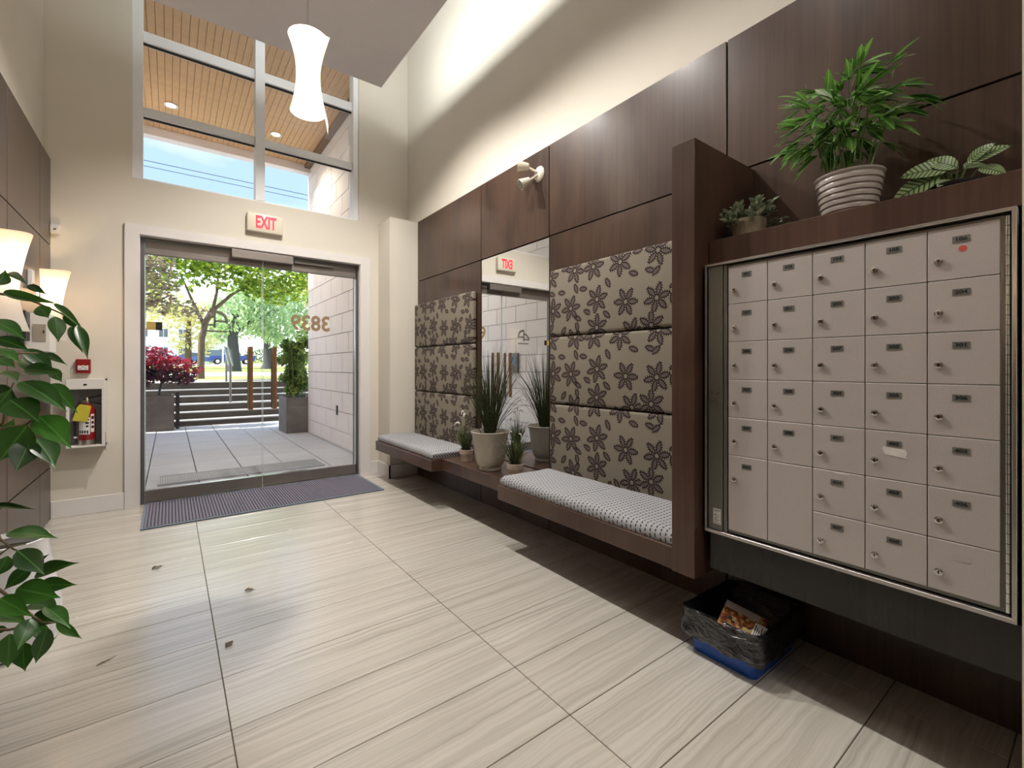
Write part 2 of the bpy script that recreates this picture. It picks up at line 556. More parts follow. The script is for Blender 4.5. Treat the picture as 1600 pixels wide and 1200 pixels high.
# exterior
g = G('pale_stone_cladding')
n = g.noise(g.coord('Object'), 5.0, 4)
r = g.rand()
c = g.mix(n, (0.76, 0.72, 0.725), (0.84, 0.80, 0.805))
c = g.mix(g.m('MULTIPLY', r, 0.35), c, (0.72, 0.685, 0.695))
g.set(c, 0.75)
M['clad'] = g.mat
g = G('grey_concrete_paver')
n = g.noise(g.coord('Object'), 3.0, 5)
r = g.rand()
c = g.mix(n, (0.34, 0.35, 0.39), (0.50, 0.51, 0.56))
c = g.mix(g.m('MULTIPLY', r, 0.3), c, (0.40, 0.40, 0.43))
g.set(c, 0.6)
g.bump(g.noise(g.coord('Object'), 60.0, 3), 0.1, 0.002)
M['paver'] = g.mat
M['paver_joint'] = plain('dark_paver_joint', (0.035, 0.035, 0.038), 0.9)
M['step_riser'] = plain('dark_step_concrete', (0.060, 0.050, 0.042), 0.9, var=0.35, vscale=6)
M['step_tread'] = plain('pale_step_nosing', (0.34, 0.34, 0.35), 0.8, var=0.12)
M['cedar'] = plain('cedar_soffit_plank', (0.60, 0.37, 0.19), 0.5, var=0.12, vscale=10)
M['cedar_trim'] = plain('brown_soffit_trim', (0.16, 0.085, 0.045), 0.5)
g = G('lawn')
n = g.noise(g.coord('Object'), 3.0, 6, 0.7)
g.set(g.mix(n, (0.20, 0.30, 0.06), (0.46, 0.50, 0.16)), 0.9)
M['lawn'] = g.mat
g = G('leaf_strewn_plaza')
n = g.noise(g.coord('Object'), 9.0, 5, 0.75)
g.set(g.ramp(n, [(0.42, (0.20, 0.15, 0.09)), (0.52, (0.42, 0.41, 0.40))]), 0.9)
M['plaza'] = g.mat
M['path'] = plain('pale_concrete_path', (0.55, 0.55, 0.53), 0.8, var=0.08)
M['road'] = plain('pale_asphalt', (0.42, 0.42, 0.42), 0.9)
M['siding'] = plain('white_house_siding', (0.78, 0.78, 0.78), 0.7, var=0.03)
M['roof'] = plain('grey_roof_shingle', (0.20, 0.21, 0.23), 0.9)
M['house_glass'] = plain('dark_house_glass', (0.10, 0.12, 0.14), 0.15)
M['garage'] = plain('slate_blue_door', (0.16, 0.22, 0.33), 0.6)
M['car_blue'] = plain('blue_car_paint', (0.03, 0.07, 0.26), 0.3)
M['rubber'] = plain('tyre_rubber', (0.02, 0.02, 0.02), 0.8)
g = G('ribbed_entrance_mat')
n = g.noise(g.coord('Object'), 300.0, 2)
g.set(g.mix(n, (0.125, 0.12, 0.17), (0.25, 0.24, 0.32)), 0.9)
M['mat'] = g.mat
M['mat_base'] = plain('mat_backing', (0.055, 0.05, 0.07), 0.8)
M['mat_edge'] = plain('blue_grey_mat_edge', (0.16, 0.21, 0.28), 0.5)
g = G('black_bin_liner')
n = g.noise(g.scale(g.coord('Object'), 9, 9, 26), 1.0, 4, 0.6, 0.8)
g.set((0.012, 0.012, 0.014), 0.15, spec=0.8)
g.bump(n, 0.7, 0.03)
M['bag'] = g.mat
g = G('printed_food_photo')
n = g.node('ShaderNodeTexVoronoi')
n.inputs['Scale'].default_value = 75.0
g.link(g.coord('Object'), n.inputs['Vector'])
sc_ = g.node('ShaderNodeSeparateColor')
g.link(n.outputs['Color'], sc_.inputs[0])
g.set(g.ramp(sc_.outputs[0], [(0.1, (0.05, 0.02, 0.01)), (0.4, (0.30, 0.07, 0.02)), (0.65, (0.45, 0.25, 0.08)), (0.9, (0.42, 0.36, 0.16))]), 0.35)
M['food'] = g.mat
M['wire'] = plain('black_cable', (0.02, 0.02, 0.022), 0.7)
M['dry_leaf'] = plain('dry_brown_leaf', (0.17, 0.12, 0.06), 0.8, var=0.3, vscale=60)


# ------------------------------------------------------------------ mesh helpers
class MB:
    def __init__(s):
        s.v, s.f = [], []

    def add(s, vs, fs):
        o = len(s.v)
        s.v += [tuple(p) for p in vs]
        s.f += [tuple(i + o for i in f) for f in fs]
        return s

    def box(s, x0, y0, z0, x1, y1, z1):
        x0, x1 = min(x0, x1), max(x0, x1)
        y0, y1 = min(y0, y1), max(y0, y1)
        z0, z1 = min(z0, z1), max(z0, z1)
        return s.add([(x0, y0, z0), (x1, y0, z0), (x1, y1, z0), (x0, y1, z0), (x0, y0, z1), (x1, y0, z1), (x1, y1, z1), (x0, y1, z1)],
                     [(3, 2, 1, 0), (4, 5, 6, 7), (0, 1, 5, 4), (1, 2, 6, 5), (2, 3, 7, 6), (3, 0, 4, 7)])

    def prism(s, pts, axis, a, b):
        """2-D outline extruded along an axis; pts are the two other coordinates in order"""
        n = len(pts)
        mk = {'x': lambda p, t: (t, p[0], p[1]), 'y': lambda p, t: (p[0], t, p[1]), 'z': lambda p, t: (p[0], p[1], t)}[axis]
        vs = [mk(p, a) for p in pts] + [mk(p, b) for p in pts]
        fs = [tuple(range(n))[::-1], tuple(range(n, 2 * n))] + [(i, (i + 1) % n, n + (i + 1) % n, n + i) for i in range(n)]
        return s.add(vs, fs)

    def lathe(s, prof, c=(0, 0, 0), seg=32, close=True, m=None):
        """prof: (radius, z) list turned about z through c; m: optional matrix"""
        vs, fs = [], []
        k = len(prof)
        for i in range(seg):
            a = 2 * PI * i / seg
            for r, z in prof:
                p = Vector((r * math.cos(a), r * math.sin(a), z))
                if m is not None:
                    p = m @ p
                vs.append((p.x + c[0], p.y + c[1], p.z + c[2]))
        for i in range(seg):
            j = (i + 1) % seg
            for q in range(k - 1):
                fs.append((i * k + q, j * k + q, j * k + q + 1, i * k + q + 1))
        if close:
            fs.append(tuple(i * k for i in range(seg))[::-1])
            fs.append(tuple(i * k + k - 1 for i in range(seg)))
        return s.add(vs, fs)

    def tube(s, pts, rad, seg=8, cap=True):
        pts = [Vector(p) for p in pts]
        n = len(pts)
        rads = rad if isinstance(rad, (list, tuple)) else [rad] * n
        vs, fs = [], []
        ref = None
        for i, p in enumerate(pts):
            t = (pts[min(i + 1, n - 1)] - pts[max(i - 1, 0)]).normalized()
            if ref is None:
                ref = t.orthogonal().normalized()
            ref = (ref - t * ref.dot(t))
            ref = ref.normalized() if ref.length > 1e-6 else t.orthogonal().normalized()
            b = t.cross(ref)
            for k in range(seg):
                a = 2 * PI * k / seg
                q = p + (ref * math.cos(a) + b * math.sin(a)) * rads[i]
                vs.append(tuple(q))
        for i in range(n - 1):
            for k in range(seg):
                l = (k + 1) % seg
                fs.append((i * seg + k, i * seg + l, (i + 1) * seg + l, (i + 1) * seg + k))
        if cap:
            fs.append(tuple(range(seg))[::-1])
            fs.append(tuple((n - 1) * seg + k for k in range(seg)))
        return s.add(vs, fs)

    def disc(s, c, n, r, h, seg=20):
        """short cylinder from c along n"""
        n = Vector(n).normalized()
        return s.tube([Vector(c), Vector(c) + n * h], r, seg)

    def mesh(s, name, mat, bevel=0, bseg=2, smooth=False, origin=None):
        o = Vector(origin) if origin is not None else Vector((0, 0, 0))
        me = bpy.data.meshes.new(name)
        me.from_pydata([tuple(Vector(p) - o) for p in s.v], [], s.f)
        bm = bmesh.new()
        bm.from_mesh(me)
        bmesh.ops.recalc_face_normals(bm, faces=bm.faces)
        if bevel:
            es = [e for e in bm.edges if len(e.link_faces) == 2 and e.calc_face_angle(0) > 0.6]
            bmesh.ops.bevel(bm, geom=es, offset=bevel, segments=bseg, profile=0.5, affect='EDGES', clamp_overlap=True)
        if smooth:
            for f in bm.faces:
                f.smooth = True
            for e in bm.edges:
                if len(e.link_faces) == 2 and e.calc_face_angle(0) > 0.7:
                    e.smooth = False
        bm.to_mesh(me)
        bm.free()
        me.materials.append(mat)
        return me

    def build(s, name, mat, parent=None, bevel=0, bseg=2, smooth=False, local=False, origin=None):
        """one mesh object; world coordinates are shifted to the parent unless local"""
        po = Vector((0, 0, 0))
        if parent is not None and not local:
            q = parent
            while q is not None:
                po += q.location
                q = q.parent
        og = Vector(origin) if origin is not None else po
        me = s.mesh(name, mat, bevel, bseg, smooth, (0, 0, 0) if local else og)
        o = bpy.data.objects.new(name, me)
        COL.objects.link(o)
        if not local and origin is not None:
            o.location = og - po
        if parent is not None:
            o.parent = parent
        return o


def tag(o, label, cat, group=None, kind=None):
    if label:
        o['label'] = label
    if cat:
        o['category'] = cat
    if group:
        o['group'] = group
    if kind:
        o['kind'] = kind
    return o


def thing(name, label, cat, loc=(0, 0, 0), group=None):
    o = bpy.data.objects.new(name, None)
    o.empty_display_size = 0.05
    COL.objects.link(o)
    o.location = loc
    return tag(o, label, cat, group)


def struct(o, label=None):
    o['kind'] = 'structure'
    if label:
        o['label'] = label
    return o


def root(name, loc=(0, 0, 0)):
    o = bpy.data.objects.new(name, None)
    o.empty_display_size = 0.05
    COL.objects.link(o)
    o.location = loc
    return o


def place(me, name, parent, loc, mat3=None, scale=None):
    """object sharing mesh ME; loc in the parent's space"""
    o = bpy.data.objects.new(name, me)
    COL.objects.link(o)
    o.parent = parent
    if mat3 is not None:
        mt = mat3.to_4x4()
        mt.translation = Vector(loc)
        if scale is not None:
            mt = mt @ Matrix.Diagonal((*scale, 1))
        o.matrix_basis = mt
    else:
        o.location = loc
        if scale is not None:
            o.scale = scale
    return o


def leaf_mesh(name, mat, shape, fold=0.12, droop=0.12, n=7):
    """leaf along +x of length 1; shape(t) gives the half width; folded at the midrib, arched"""
    vs, fs = [], []
    for i in range(n + 1):
        t = i / n
        w = shape(t)
        z = -droop * t * t + droop * 0.5 * t
        vs += [(t, -w, z + fold * w), (t, 0, z), (t, w, z + fold * w)]
    for i in range(n):
        a = i * 3
        fs += [(a, a + 3, a + 4, a + 1), (a + 1, a + 4, a + 5, a + 2)]
    mb = MB().add(vs, fs)
    me = mb.mesh(name, mat, smooth=False)
    for p in me.polygons:
        p.use_smooth = True
    return me


def frame_from(xdir, up):
    x = Vector(xdir).normalized()
    z = Vector(up) - x * Vector(up).dot(x)
    if z.length < 1e-4:
        z = x.orthogonal()
    z.normalize()
    y = z.cross(x)
    return Matrix((x, y, z)).transposed()


def put_leaf(me, name, parent, base, tip, up, width=1.0):
    b, t = Vector(base), Vector(tip)
    L = (t - b).length
    return place(me, name, parent, b - parent.location, frame_from(t - b, up), (L, L * width, L))


def text(s, size, depth, name, mat, parent, mat4, xscale=1.0, bold=0.0):
    """lettering as a mesh: built in the xy plane, centred, then moved by mat4 (relative to the parent)"""
    cu = bpy.data.curves.new(name, 'FONT')
    cu.body = s
    cu.size = size
    cu.align_x, cu.align_y = 'CENTER', 'CENTER'
    cu.extrude = depth
    cu.offset = bold
    cu.resolution_u = 3
    tmp = bpy.data.objects.new(name, cu)
    COL.objects.link(tmp)
    dg = bpy.context.evaluated_depsgraph_get()
    dg.update()
    me = bpy.data.meshes.new_from_object(tmp.evaluated_get(dg))
    bpy.data.objects.remove(tmp)
    me.transform(Matrix.Diagonal((xscale, 1, 1, 1)))
    me.transform(mat4)
    me.materials.clear()
    me.materials.append(mat)
    o = bpy.data.objects.new(name, me)
    COL.objects.link(o)
    if parent is not None:
        o.parent = parent
    return o


def face_mat(loc, right, up):
    """matrix whose x axis is RIGHT and y axis UP"""
    r, u = Vector(right).normalized(), Vector(up).normalized()
    m = Matrix((r, u, r.cross(u))).transposed().to_4x4()
    m.translation = Vector(loc)
    return m


# ------------------------------------------------------------------ room shell
XL, XR, XP, YB = -0.735, 2.20, 2.16, 4.91      # left panel face, right wall, right panel face, back wall
TOP = 5.0

# floor: sub-floor with single tiles laid on it
floor = struct(MB().box(-0.9, -2.7, -0.12, 2.3, 5.04, -0.0016).build('floor', M['grout']), 'floor of glossy vein-cut beige stone tiles')
TX, TY, TW, TD, TG = 0.1575, 2.311, 0.9167, 0.3034, 0.0028
tile_me = MB().box(TG / 2, TG / 2, -0.012, TW - TG / 2, TD - TG / 2, 0).mesh('tile', M['tile'], bevel=0.0015, bseg=1)
for i in range(-1, 2):
    for k in range(-12, 9):
        place(tile_me, 'tile', floor, (TX + i * TW, TY + k * TD, 0))
narrow_me = MB().box(TG / 2, TG / 2, -0.012, 2.22 - (TX + 2 * TW), TD - TG / 2, 0).mesh('tile', M['tile'], bevel=0.0015, bseg=1)
for k in range(-12, 9):
    place(narrow_me, 'tile', floor, (TX + 2 * TW, TY + k * TD, 0))

# back wall with the door and window openings
DX0, DX1, DZ = -0.205, 1.648, 2.28
WX0, WX1, WZ0, WZ1 = -0.255, 1.635, 2.752, 4.67
wb_ = MB()
wb_.box(-0.9, YB, 0, DX0, 5.11, WZ0)
wb_.box(DX1, YB, 0, 2.3, 5.11, WZ0)
wb_.box(DX0, YB, DZ, DX1, 5.11, WZ0)
wb_.box(-0.9, YB, WZ0, WX0, 5.11, TOP)
wb_.box(WX1, YB, WZ0, 2.3, 5.11, TOP)
wb_.box(WX0, YB, WZ1, WX1, 5.11, TOP)
wall_back = struct(wb_.build('wall_back', M['paint']), 'cream painted end wall with the glass entrance')
wall_right = struct(MB().box(XR, -2.7, -0.1, 2.3, YB, TOP).build('wall_right', M['paint']), 'cream painted wall above dark wood panels')
wall_left = struct(MB().box(-0.9, -2.7, -0.1, XL - 0.04, YB, TOP).build('wall_left', M['paint']), 'cream wall clad in dark wood panels')
wall_front = struct(MB().box(-0.9, -2.8, -0.1, 2.3, -2.7, TOP).build('wall_front', M['paint']), 'cream lobby wall')
ceiling = struct(MB().box(-0.9, -2.8, TOP, 2.3, 5.11, TOP + 0.1).build('ceiling', M['soffit']), 'upper grey ceiling')
soffit = struct(MB().box(XL - 0.04, -2.7, SOFFIT_Z0, SOFFIT_X, SOFFIT_Y, SOFFIT_Z1).build('ceiling_dropped', M['soffit'], bevel=0.003), 'dropped grey ceiling slab')
pier = struct(MB().box(1.68, -2.7, 0, XR, 0.137, TOP).build('wall_pier', M['paint']), 'cream wall end beside the mailboxes')
colm = struct(MB().box(1.852, 4.575, 0, XR, YB, 2.752).build('wall_column', M['paint'], bevel=0.002, bseg=1), 'cream boxed column in the corner')

# baseboards
for nm, b in (('baseboard_back', (XL, YB - 0.014, 0, -0.30, YB, 0.135)), ('baseboard_corner', (1.755, YB - 0.014, 0, 1.852, YB, 0.135))):
    struct(MB().box(*b).build(nm, M['paint_white'], bevel=0.003, bseg=1))
struct(MB().box(1.838, 4.561, 0, 1.852, YB, 0.135).box(1.838, 4.561, 0, 2.16, 4.575, 0.135).build('baseboard_column', M['paint_white']))

# wood wall panels, each a piece of its wall, with black reveals behind
GAP = 0.008
back_r = MB().box(XP + 0.022, 0.137, 0, XR, 4.575, 2.75).build('panel_backing', M['black'], wall_right)
ys = [4.555, 3.30, 2.417, 1.128, 0.137]
for a, b in zip(ys[:-1], ys[1:]):
    y0, y1 = b + GAP / 2, a - (GAP / 2 if a != 4.555 else 0)
    zs = [(2.104, 2.75), (0.0, 2.096)]
    if abs(a - 3.30) < 1e-6:
        zs = [(2.104, 2.75), (0.0, 0.36)]
    for z0, z1 in zs:
        MB().box(XP, y0, z0, XP + 0.022, y1, z1).build('wood_panel', M['wood'], wall_right, bevel=0.0012, bseg=1, origin=(XP, y0, z0))
back_l = MB().box(XL - 0.04, -2.7, 0, XL - 0.022, YB - 0.002, 2.765).build('panel_backing', M['black'], wall_left)
yl = [YB - 0.002, 4.547, 3.746, 2.945, 2.144, 1.343, 0.542, -0.259, -1.06, -1.861, -2.66]
for a, b in zip(yl[:-1], yl[1:]):
    for z0, z1 in ((2.104, 2.765), (0.404, 2.096), (0.0, 0.396)):
        MB().box(XL - 0.022, b + GAP / 2, z0, XL, a - GAP / 2, z1).build('wood_panel', M['wood'], wall_left, bevel=0.0012, bseg=1, origin=(XL, b, z0))

# ------------------------------------------------------------------ window above the door
window = struct(root('window_1', (0, 5.0, WZ0)), 'tall white framed window over the entrance')
FW = 0.072
fr = MB()
fr.box(WX0, 4.925, WZ0, WX0 + FW, 5.06, WZ1).box(WX1 - FW * 0.75, 4.925, WZ0, WX1, 5.06, WZ1)
fr.box(WX0 + FW, 4.935, WZ0, WX1 - FW * 0.75, 5.06, WZ0 + 0.018).box(WX0 + FW, 4.935, WZ1 - 0.07, WX1 - FW * 0.75, 5.06, WZ1)
fr.build('window_frame', M['window_white'], window, bevel=0.002, bseg=1)
MB().box(0.654, 4.93, WZ0 + 0.018, 0.735, 5.06, WZ1 - 0.07).build('mullion', M['window_white'], window, bevel=0.002, bseg=1)
T1, T2 = (3.312, 3.386), (3.946, 4.035)
for xa, xb in ((WX0 + FW, 0.654), (0.735, WX1 - FW * 0.75)):
    for z0, z1 in (T1, T2):
        MB().box(xa, 4.962, z0, xb, 5.04, z1).build('transom', M['window_white'], window, bevel=0.002, bseg=1)
        MB().box(xa, 4.985, z0 - 0.006, xb, 5.02, z0).build('glazing_gasket', M['black'], window)
    for z0, z1 in ((WZ0 + 0.018, T1[0] - 0.006), (T1[1], T2[0] - 0.006), (T2[1], WZ1 - 0.07)):
        MB().box(xa, 5.0, z0, xb, 5.006, z1).build('pane', M['glass'], window)

# ------------------------------------------------------------------ glass entrance door
trim = MB()
trim.box(-0.300, YB - 0.022, 0, DX0, YB, 2.362)
trim.box(DX1, YB - 0.022, 0, 1.754, YB, 2.362)
trim.box(DX0, YB - 0.022, DZ, DX1, YB, 2.362)
trim.box(DX0 - 0.001, YB - 0.012, 0, DX0 + 0.004, 4.955, DZ).box(DX1 - 0.004, YB - 0.012, 0, DX1 + 0.001, 4.955, DZ).box(DX0, YB - 0.012, DZ - 0.004, DX1, 4.955, DZ + 0.001)
struct(trim.build('trim_1', M['paint_white']), 'off-white casing around the glass doors')

M['rail'] = plain('taupe_metal_rail', (0.25, 0.22, 0.20), 0.42, 0.55, var=0.08)
door = struct(root('door_1', (0.722, 5.0, 0)), 'pair of frameless glass doors with metal rails')
jm = MB()
jm.box(DX0 + 0.004, 4.955, 0, -0.176, 5.09, DZ - 0.004).box(1.628, 4.955, 0, DX1 - 0.004, 5.09, DZ - 0.004).box(-0.176, 4.955, 2.256, 1.628, 5.09, DZ - 0.004)
jm.build('door_frame', M['steel_dark'], door, bevel=0.002, bseg=1)
MB().box(-0.176, 4.94, 0, 1.628, 5.09, 0.008).build('threshold', M['brushed'], door)
for x0, x1, hx in ((-0.172, 0.718, 0.618), (0.727, 1.622, 0.824)):
    leaf = MB().box(x0, 4.994, 0.112, x1, 5.006, 2.142).build('door_pane', M['glass'], door)
    ex = x1 - 0.001 if x0 < 0 else x0 + 0.001
    MB().box(ex - 0.0015, 4.9935, 0.112, ex + 0.0015, 5.0065, 2.142).build('pane_edge', M['glass_edge'], leaf)
    ox = x0 if x0 < 0 else x1
    MB().box(ox - 0.004, 4.990, 0.112, ox + 0.004, 5.010, 2.142).build('pane_edge', M['glass_edge'], leaf)
    MB().box(x0, 4.975, 0.014, x1, 5.025, 0.112).build('bottom_rail', M['rail'], leaf, bevel=0.002, bseg=1)
    MB().box(x0, 4.9745, 0.108, x1, 5.0255, 0.1135).build('rail_highlight', M['chrome'], leaf)  # bright strip put in for the highlight along the rail's top edge
    MB().box(x0, 4.975, 2.142, x1, 5.025, 2.25).build('top_rail', M['rail'], leaf, bevel=0.002, bseg=1)
    h = MB().tube([(hx, 4.945, 0.762), (hx, 4.945, 1.366)], 0.017, 14).build('pull_handle', M['handle_wood'], leaf, smooth=True)
    h['label'] = 'brown wooden pull handle'
    h2 = MB().tube([(hx, 5.065, 0.762), (hx, 5.065, 1.366)], 0.017, 14).build('pull_handle', M['handle_wood'], leaf, smooth=True)
    pb = MB()
    for z in (0.915, 1.215):
        pb.tube([(hx, 4.945, z), (hx, 5.065, z)], 0.007, 10)
    pb.build('handle_bolt', M['brass'], leaf, smooth=True)
    MB().tube([(hx - 0.0165, 4.938, 0.765), (hx - 0.0165, 4.938, 1.363)], 0.009, 8).build('handle_inlay', M['brass'], leaf, smooth=True)
cl = MB().box(0.455, 4.895, 2.19, 0.981, 4.972, 2.268).build('door_closer', M['rail'], door, bevel=0.004)
cl['label'] = 'long metal closer box over the meeting doors'
MB().box(1.0, 4.94, 2.215, 1.38, 4.955, 2.235).build('closer_arm', M['steel_dark'], door)
# house number and emblem stuck to the outside of the glass (read from the courtyard)
text('3839', 0.215, 0.001, 'house_number', M['brown_vinyl'], door, face_mat((1.17 - 0.722, 0.008, 1.617), (-1, 0, 0), (0, 0, 1)), 0.90, 0.006)
em = MB()
EX, EZ, EY = 0.332, 1.600, 5.008


def arc(cx, cz, r, a0, a1, w=0.0115, n=12):
    pts = []
    for i in range(n + 1):
        a = math.radians(a0 + (a1 - a0) * i / n)
        pts.append((cx + r * math.cos(a), cz + r * math.sin(a)))
    for (xa, za), (xb, zb) in zip(pts[:-1], pts[1:]):
        d = Vector((xb - xa, zb - za))
        nrm = Vector((-d.y, d.x)).normalized() * w
        em.prism([(xa - nrm.x, za - nrm.y), (xb - nrm.x, zb - nrm.y), (xb + nrm.x, zb + nrm.y), (xa + nrm.x, za + nrm.y)], 'y', EY, EY + 0.002)


em.box(EX - 0.010, EY, 1.535, EX + 0.008, EY + 0.002, 1.700)
arc(EX + 0.004, 1.590, 0.092, 90, -8)
arc(EX + 0.004, 1.592, 0.105, 88, 30, 0.003)
arc(EX - 0.004, 1.550, 0.088, 92, 180)
em.box(EX, EY, 1.588, EX + 0.092, EY + 0.002, 1.605)
em.box(EX - 0.088, EY, 1.551, EX, EY + 0.002, 1.568)
em.box(EX - 0.085, EY, 1.495, EX + 0.100, EY + 0.002, 1.511)
em.build('door_emblem', M['etch'], door)
stk = MB().box(-0.100, 5.008, 1.492, -0.055, 5.010, 1.562).build('window_sticker', M['ink'], door)
MB().box(-0.164, 5.008, 1.492, -0.100, 5.010, 1.562).build('sticker_band', plain('gold_sticker', (0.8, 0.52, 0.14), 0.5), stk)
MB().disc((-0.104, 5.010, 1.548), (0, 1, 0), 0.012, 0.001).build('sticker_dot', M['paper'], stk)

# ------------------------------------------------------------------ entrance mat
matt = thing('door_mat', 'ribbed purple-grey rubber mat lying inside the glass doors', 'mat', (0.73, 4.55, 0))
MB().box(-0.170, 4.170, 0.0005, 1.630, 4.938, 0.006).build('backing', M['mat_base'], matt)
rb = MB()
n_r = 84
for i in range(n_r):
    x = -0.145 + (1.75) * i / (n_r - 1)
    rb.box(x - 0.0062, 4.195, 0.006, x + 0.0062, 4.918, 0.0115)
o = rb.build('ribs', M['mat'], matt)
o['kind'] = 'stuff'
ed = MB()
ed.box(-0.170, 4.170, 0.006, 1.630, 4.190, 0.010).box(-0.170, 4.918, 0.006, 1.630, 4.938, 0.010).box(-0.170, 4.19, 0.006, -0.155, 4.918, 0.010).box(1.615, 4.19, 0.006, 1.630, 4.918, 0.010)
ed.build('border', M['mat_edge'], matt)

# ------------------------------------------------------------------ mirror
mir = thing('wall_mirror', 'tall frameless mirror between the two upholstered seats', 'mirror', (XP + 0.02, 2.8585, 0.42))
MB().box(XP + 0.004, 2.423, 0.42, XP + 0.010, 3.294, 2.094).build('mirror_glass', M['mirror'], mir)
MB().box(XP + 0.010, 2.421, 0.42, XP + 0.0225, 3.296, 2.096).build('backing_board', M['black'], mir)

# ------------------------------------------------------------------ bench
BT, BB = 0.415, 0.322
bench = thing('bench', 'long dark wood wall bench stepped back at its middle, with a tall end fin', 'bench', (1.93, 2.8, 0.3))
MB().box(1.68, 1.102, BB, XP, 2.376, BT).build('seat_slab', M['wood_bench'], bench, bevel=0.002, bseg=1, origin=(1.7, 1.1, BB))
MB().box(1.79, 2.376, BB, XP, 3.325, BT).build('middle_shelf', M['wood_bench'], bench, bevel=0.002, bseg=1, origin=(1.8, 2.376, BB))
MB().box(1.695, 3.325, BB - 0.004, XP, 4.572, BT - 0.003).build('seat_slab', M['wood_bench'], bench, bevel=0.002, bseg=1, origin=(1.7, 3.325, BB))
fin = MB().box(1.66, 0.998, 0.326, XP, 1.100, 2.078).build('end_fin', M['wood_bench'], bench, bevel=0.002, bseg=1, origin=(1.66, 1.0, 0.3))
fin['label'] = 'tall upright wood fin dividing seat and mailboxes'


def pillow(x0, y0, x1, y1, z0, h, nx=14, ny=40, seed=0):
    """soft slab: rounded rim, faint puckers"""
    mb = MB()
    top, bot = [], []
    vs = []
    r = 0.035
    for i in range(nx + 1):
        for j in range(ny + 1):
            a, b = i / nx, j / ny
            # denser near the rims
            a = 0.5 - 0.5 * math.cos(PI * a)
            b = 0.5 - 0.5 * math.cos(PI * b)
            x, y = x0 + (x1 - x0) * a, y0 + (y1 - y0) * b
            e = min(x - x0, x1 - x, y - y0, y1 - y)
            t = min(1.0, e / r)
            f = math.sqrt(max(0.0, 1 - (1 - t) ** 2))
            w = mnoise.noise(Vector((x * 9 + seed, y * 9, 0))) * 0.004 + mnoise.noise(Vector((x * 3, y * 4 + seed, 3))) * 0.004
            dimple = 0.010 * math.exp(-(((y - (y0 + y1) / 2) / 0.03) ** 2)) * f * 0.6
            vs.append((x, y, z0 + h * 0.42 + (h * 0.58 + w - dimple) * f))
    n = (nx + 1) * (ny + 1)
    k = ny + 1
    fs = [(i * k + j, (i + 1) * k + j, (i + 1) * k + j + 1, i * k + j + 1) for i in range(nx) for j in range(ny)]
    vs2 = [(p[0], p[1], z0) if 0 < i % k < ny and k <= i < n - k else (p[0] + (0.006 if p[0] < (x0 + x1) / 2 else -0.006) * (1 if i < k or i >= n - k else 0),
            p[1] + (0.006 if p[1] < (y0 + y1) / 2 else -0.006) * (1 if i % k in (0, ny) else 0), z0) for i, p in enumerate(vs)]
    fs2 = [tuple(n + q for q in f[::-1]) for f in fs]
    ring = [j for j in range(k)] + [i * k + ny for i in range(1, nx + 1)] + [nx * k + j for j in range(ny - 1, -1, -1)] + [i * k for i in range(nx - 1, 0, -1)]
    side = [(ring[q], ring[(q + 1) % len(ring)], n + ring[(q + 1) % len(ring)], n + ring[q]) for q in range(len(ring))]
    mb.add(vs + vs2, fs + fs2 + side)
    return mb


for nm, (y0, y1, x0, lab, sd) in {'a': (1.106, 2.362, 1.688, 'grey seat cushion with dark dashed rows beside the tall wood fin', 1), 'b': (3.337, 4.560, 1.712, 'grey dashed seat cushion beside the cream corner column', 5)}.items():
    o = pillow(x0, y0, XP - 0.052, y1, BT + 0.0005, 0.058, seed=sd).build('seat_cushion', M['dash'], smooth=True, origin=((x0 + XP) / 2, (y0 + y1) / 2, BT))
    tag(o, lab, 'cushion', 'dashed seat cushions on the bench')

# six upholstered back cushions
zc = [(0.462, 0.915), (0.919, 1.376), (1.380, 1.838)]
rows = ('lowest', 'middle', 'topmost')
proto = {}
for side, y0, y1, where in (('near', 1.104, 2.363, 'of the three stacked beside the tall wood fin'), ('far', 3.362, 4.540, 'of the three stacked beside the cream corner column')):
    for k, (z0, z1) in enumerate(zc):
        zz0 = BT + 0.003 if k == 0 else z0
        o = MB().box(XP - 0.050, y0, zz0 + 0.002, XP - 0.001, y1, z1 - 0.001).build('back_cushion', M['flower'], bevel=0.020, bseg=5, smooth=True, origin=(XP, y0 + (0.11 if side == 'near' else 0.03), z0 - 0.03 * k))
        tag(o, '%s flower-print back cushion %s' % (rows[k], where), 'cushion', 'flower-print back cushions on the wall')

# ------------------------------------------------------------------ mailboxes
XM = 1.72
mail = thing('mailbox_unit', 'grey wall mailbox unit with numbered locking doors beside the wood fin', 'mailboxes', (XM + 0.1, 0.566, 0.514))
MB().box(XM + 0.024, 0.165, 0.520, XP - 0.01, 0.978, 1.568).build('body', M['black'], mail)
fr = MB()
Y0, Y1, Z0, Z1 = 0.148, 0.984, 0.514, 1.574
for b in ((Y0, Z0, Y1, Z0 + 0.013), (Y0, Z1 - 0.009, Y1, Z1), (Y0, Z0 + 0.013, Y0 + 0.009, Z1 - 0.009), (Y1 - 0.007, Z0 + 0.013, Y1, Z1 - 0.009)):
    fr.box(XM - 0.010, b[0], b[1], XM + 0.03, b[2], b[3])
fr.build('frame', M['mail_alu'], mail, bevel=0.001, bseg=1)
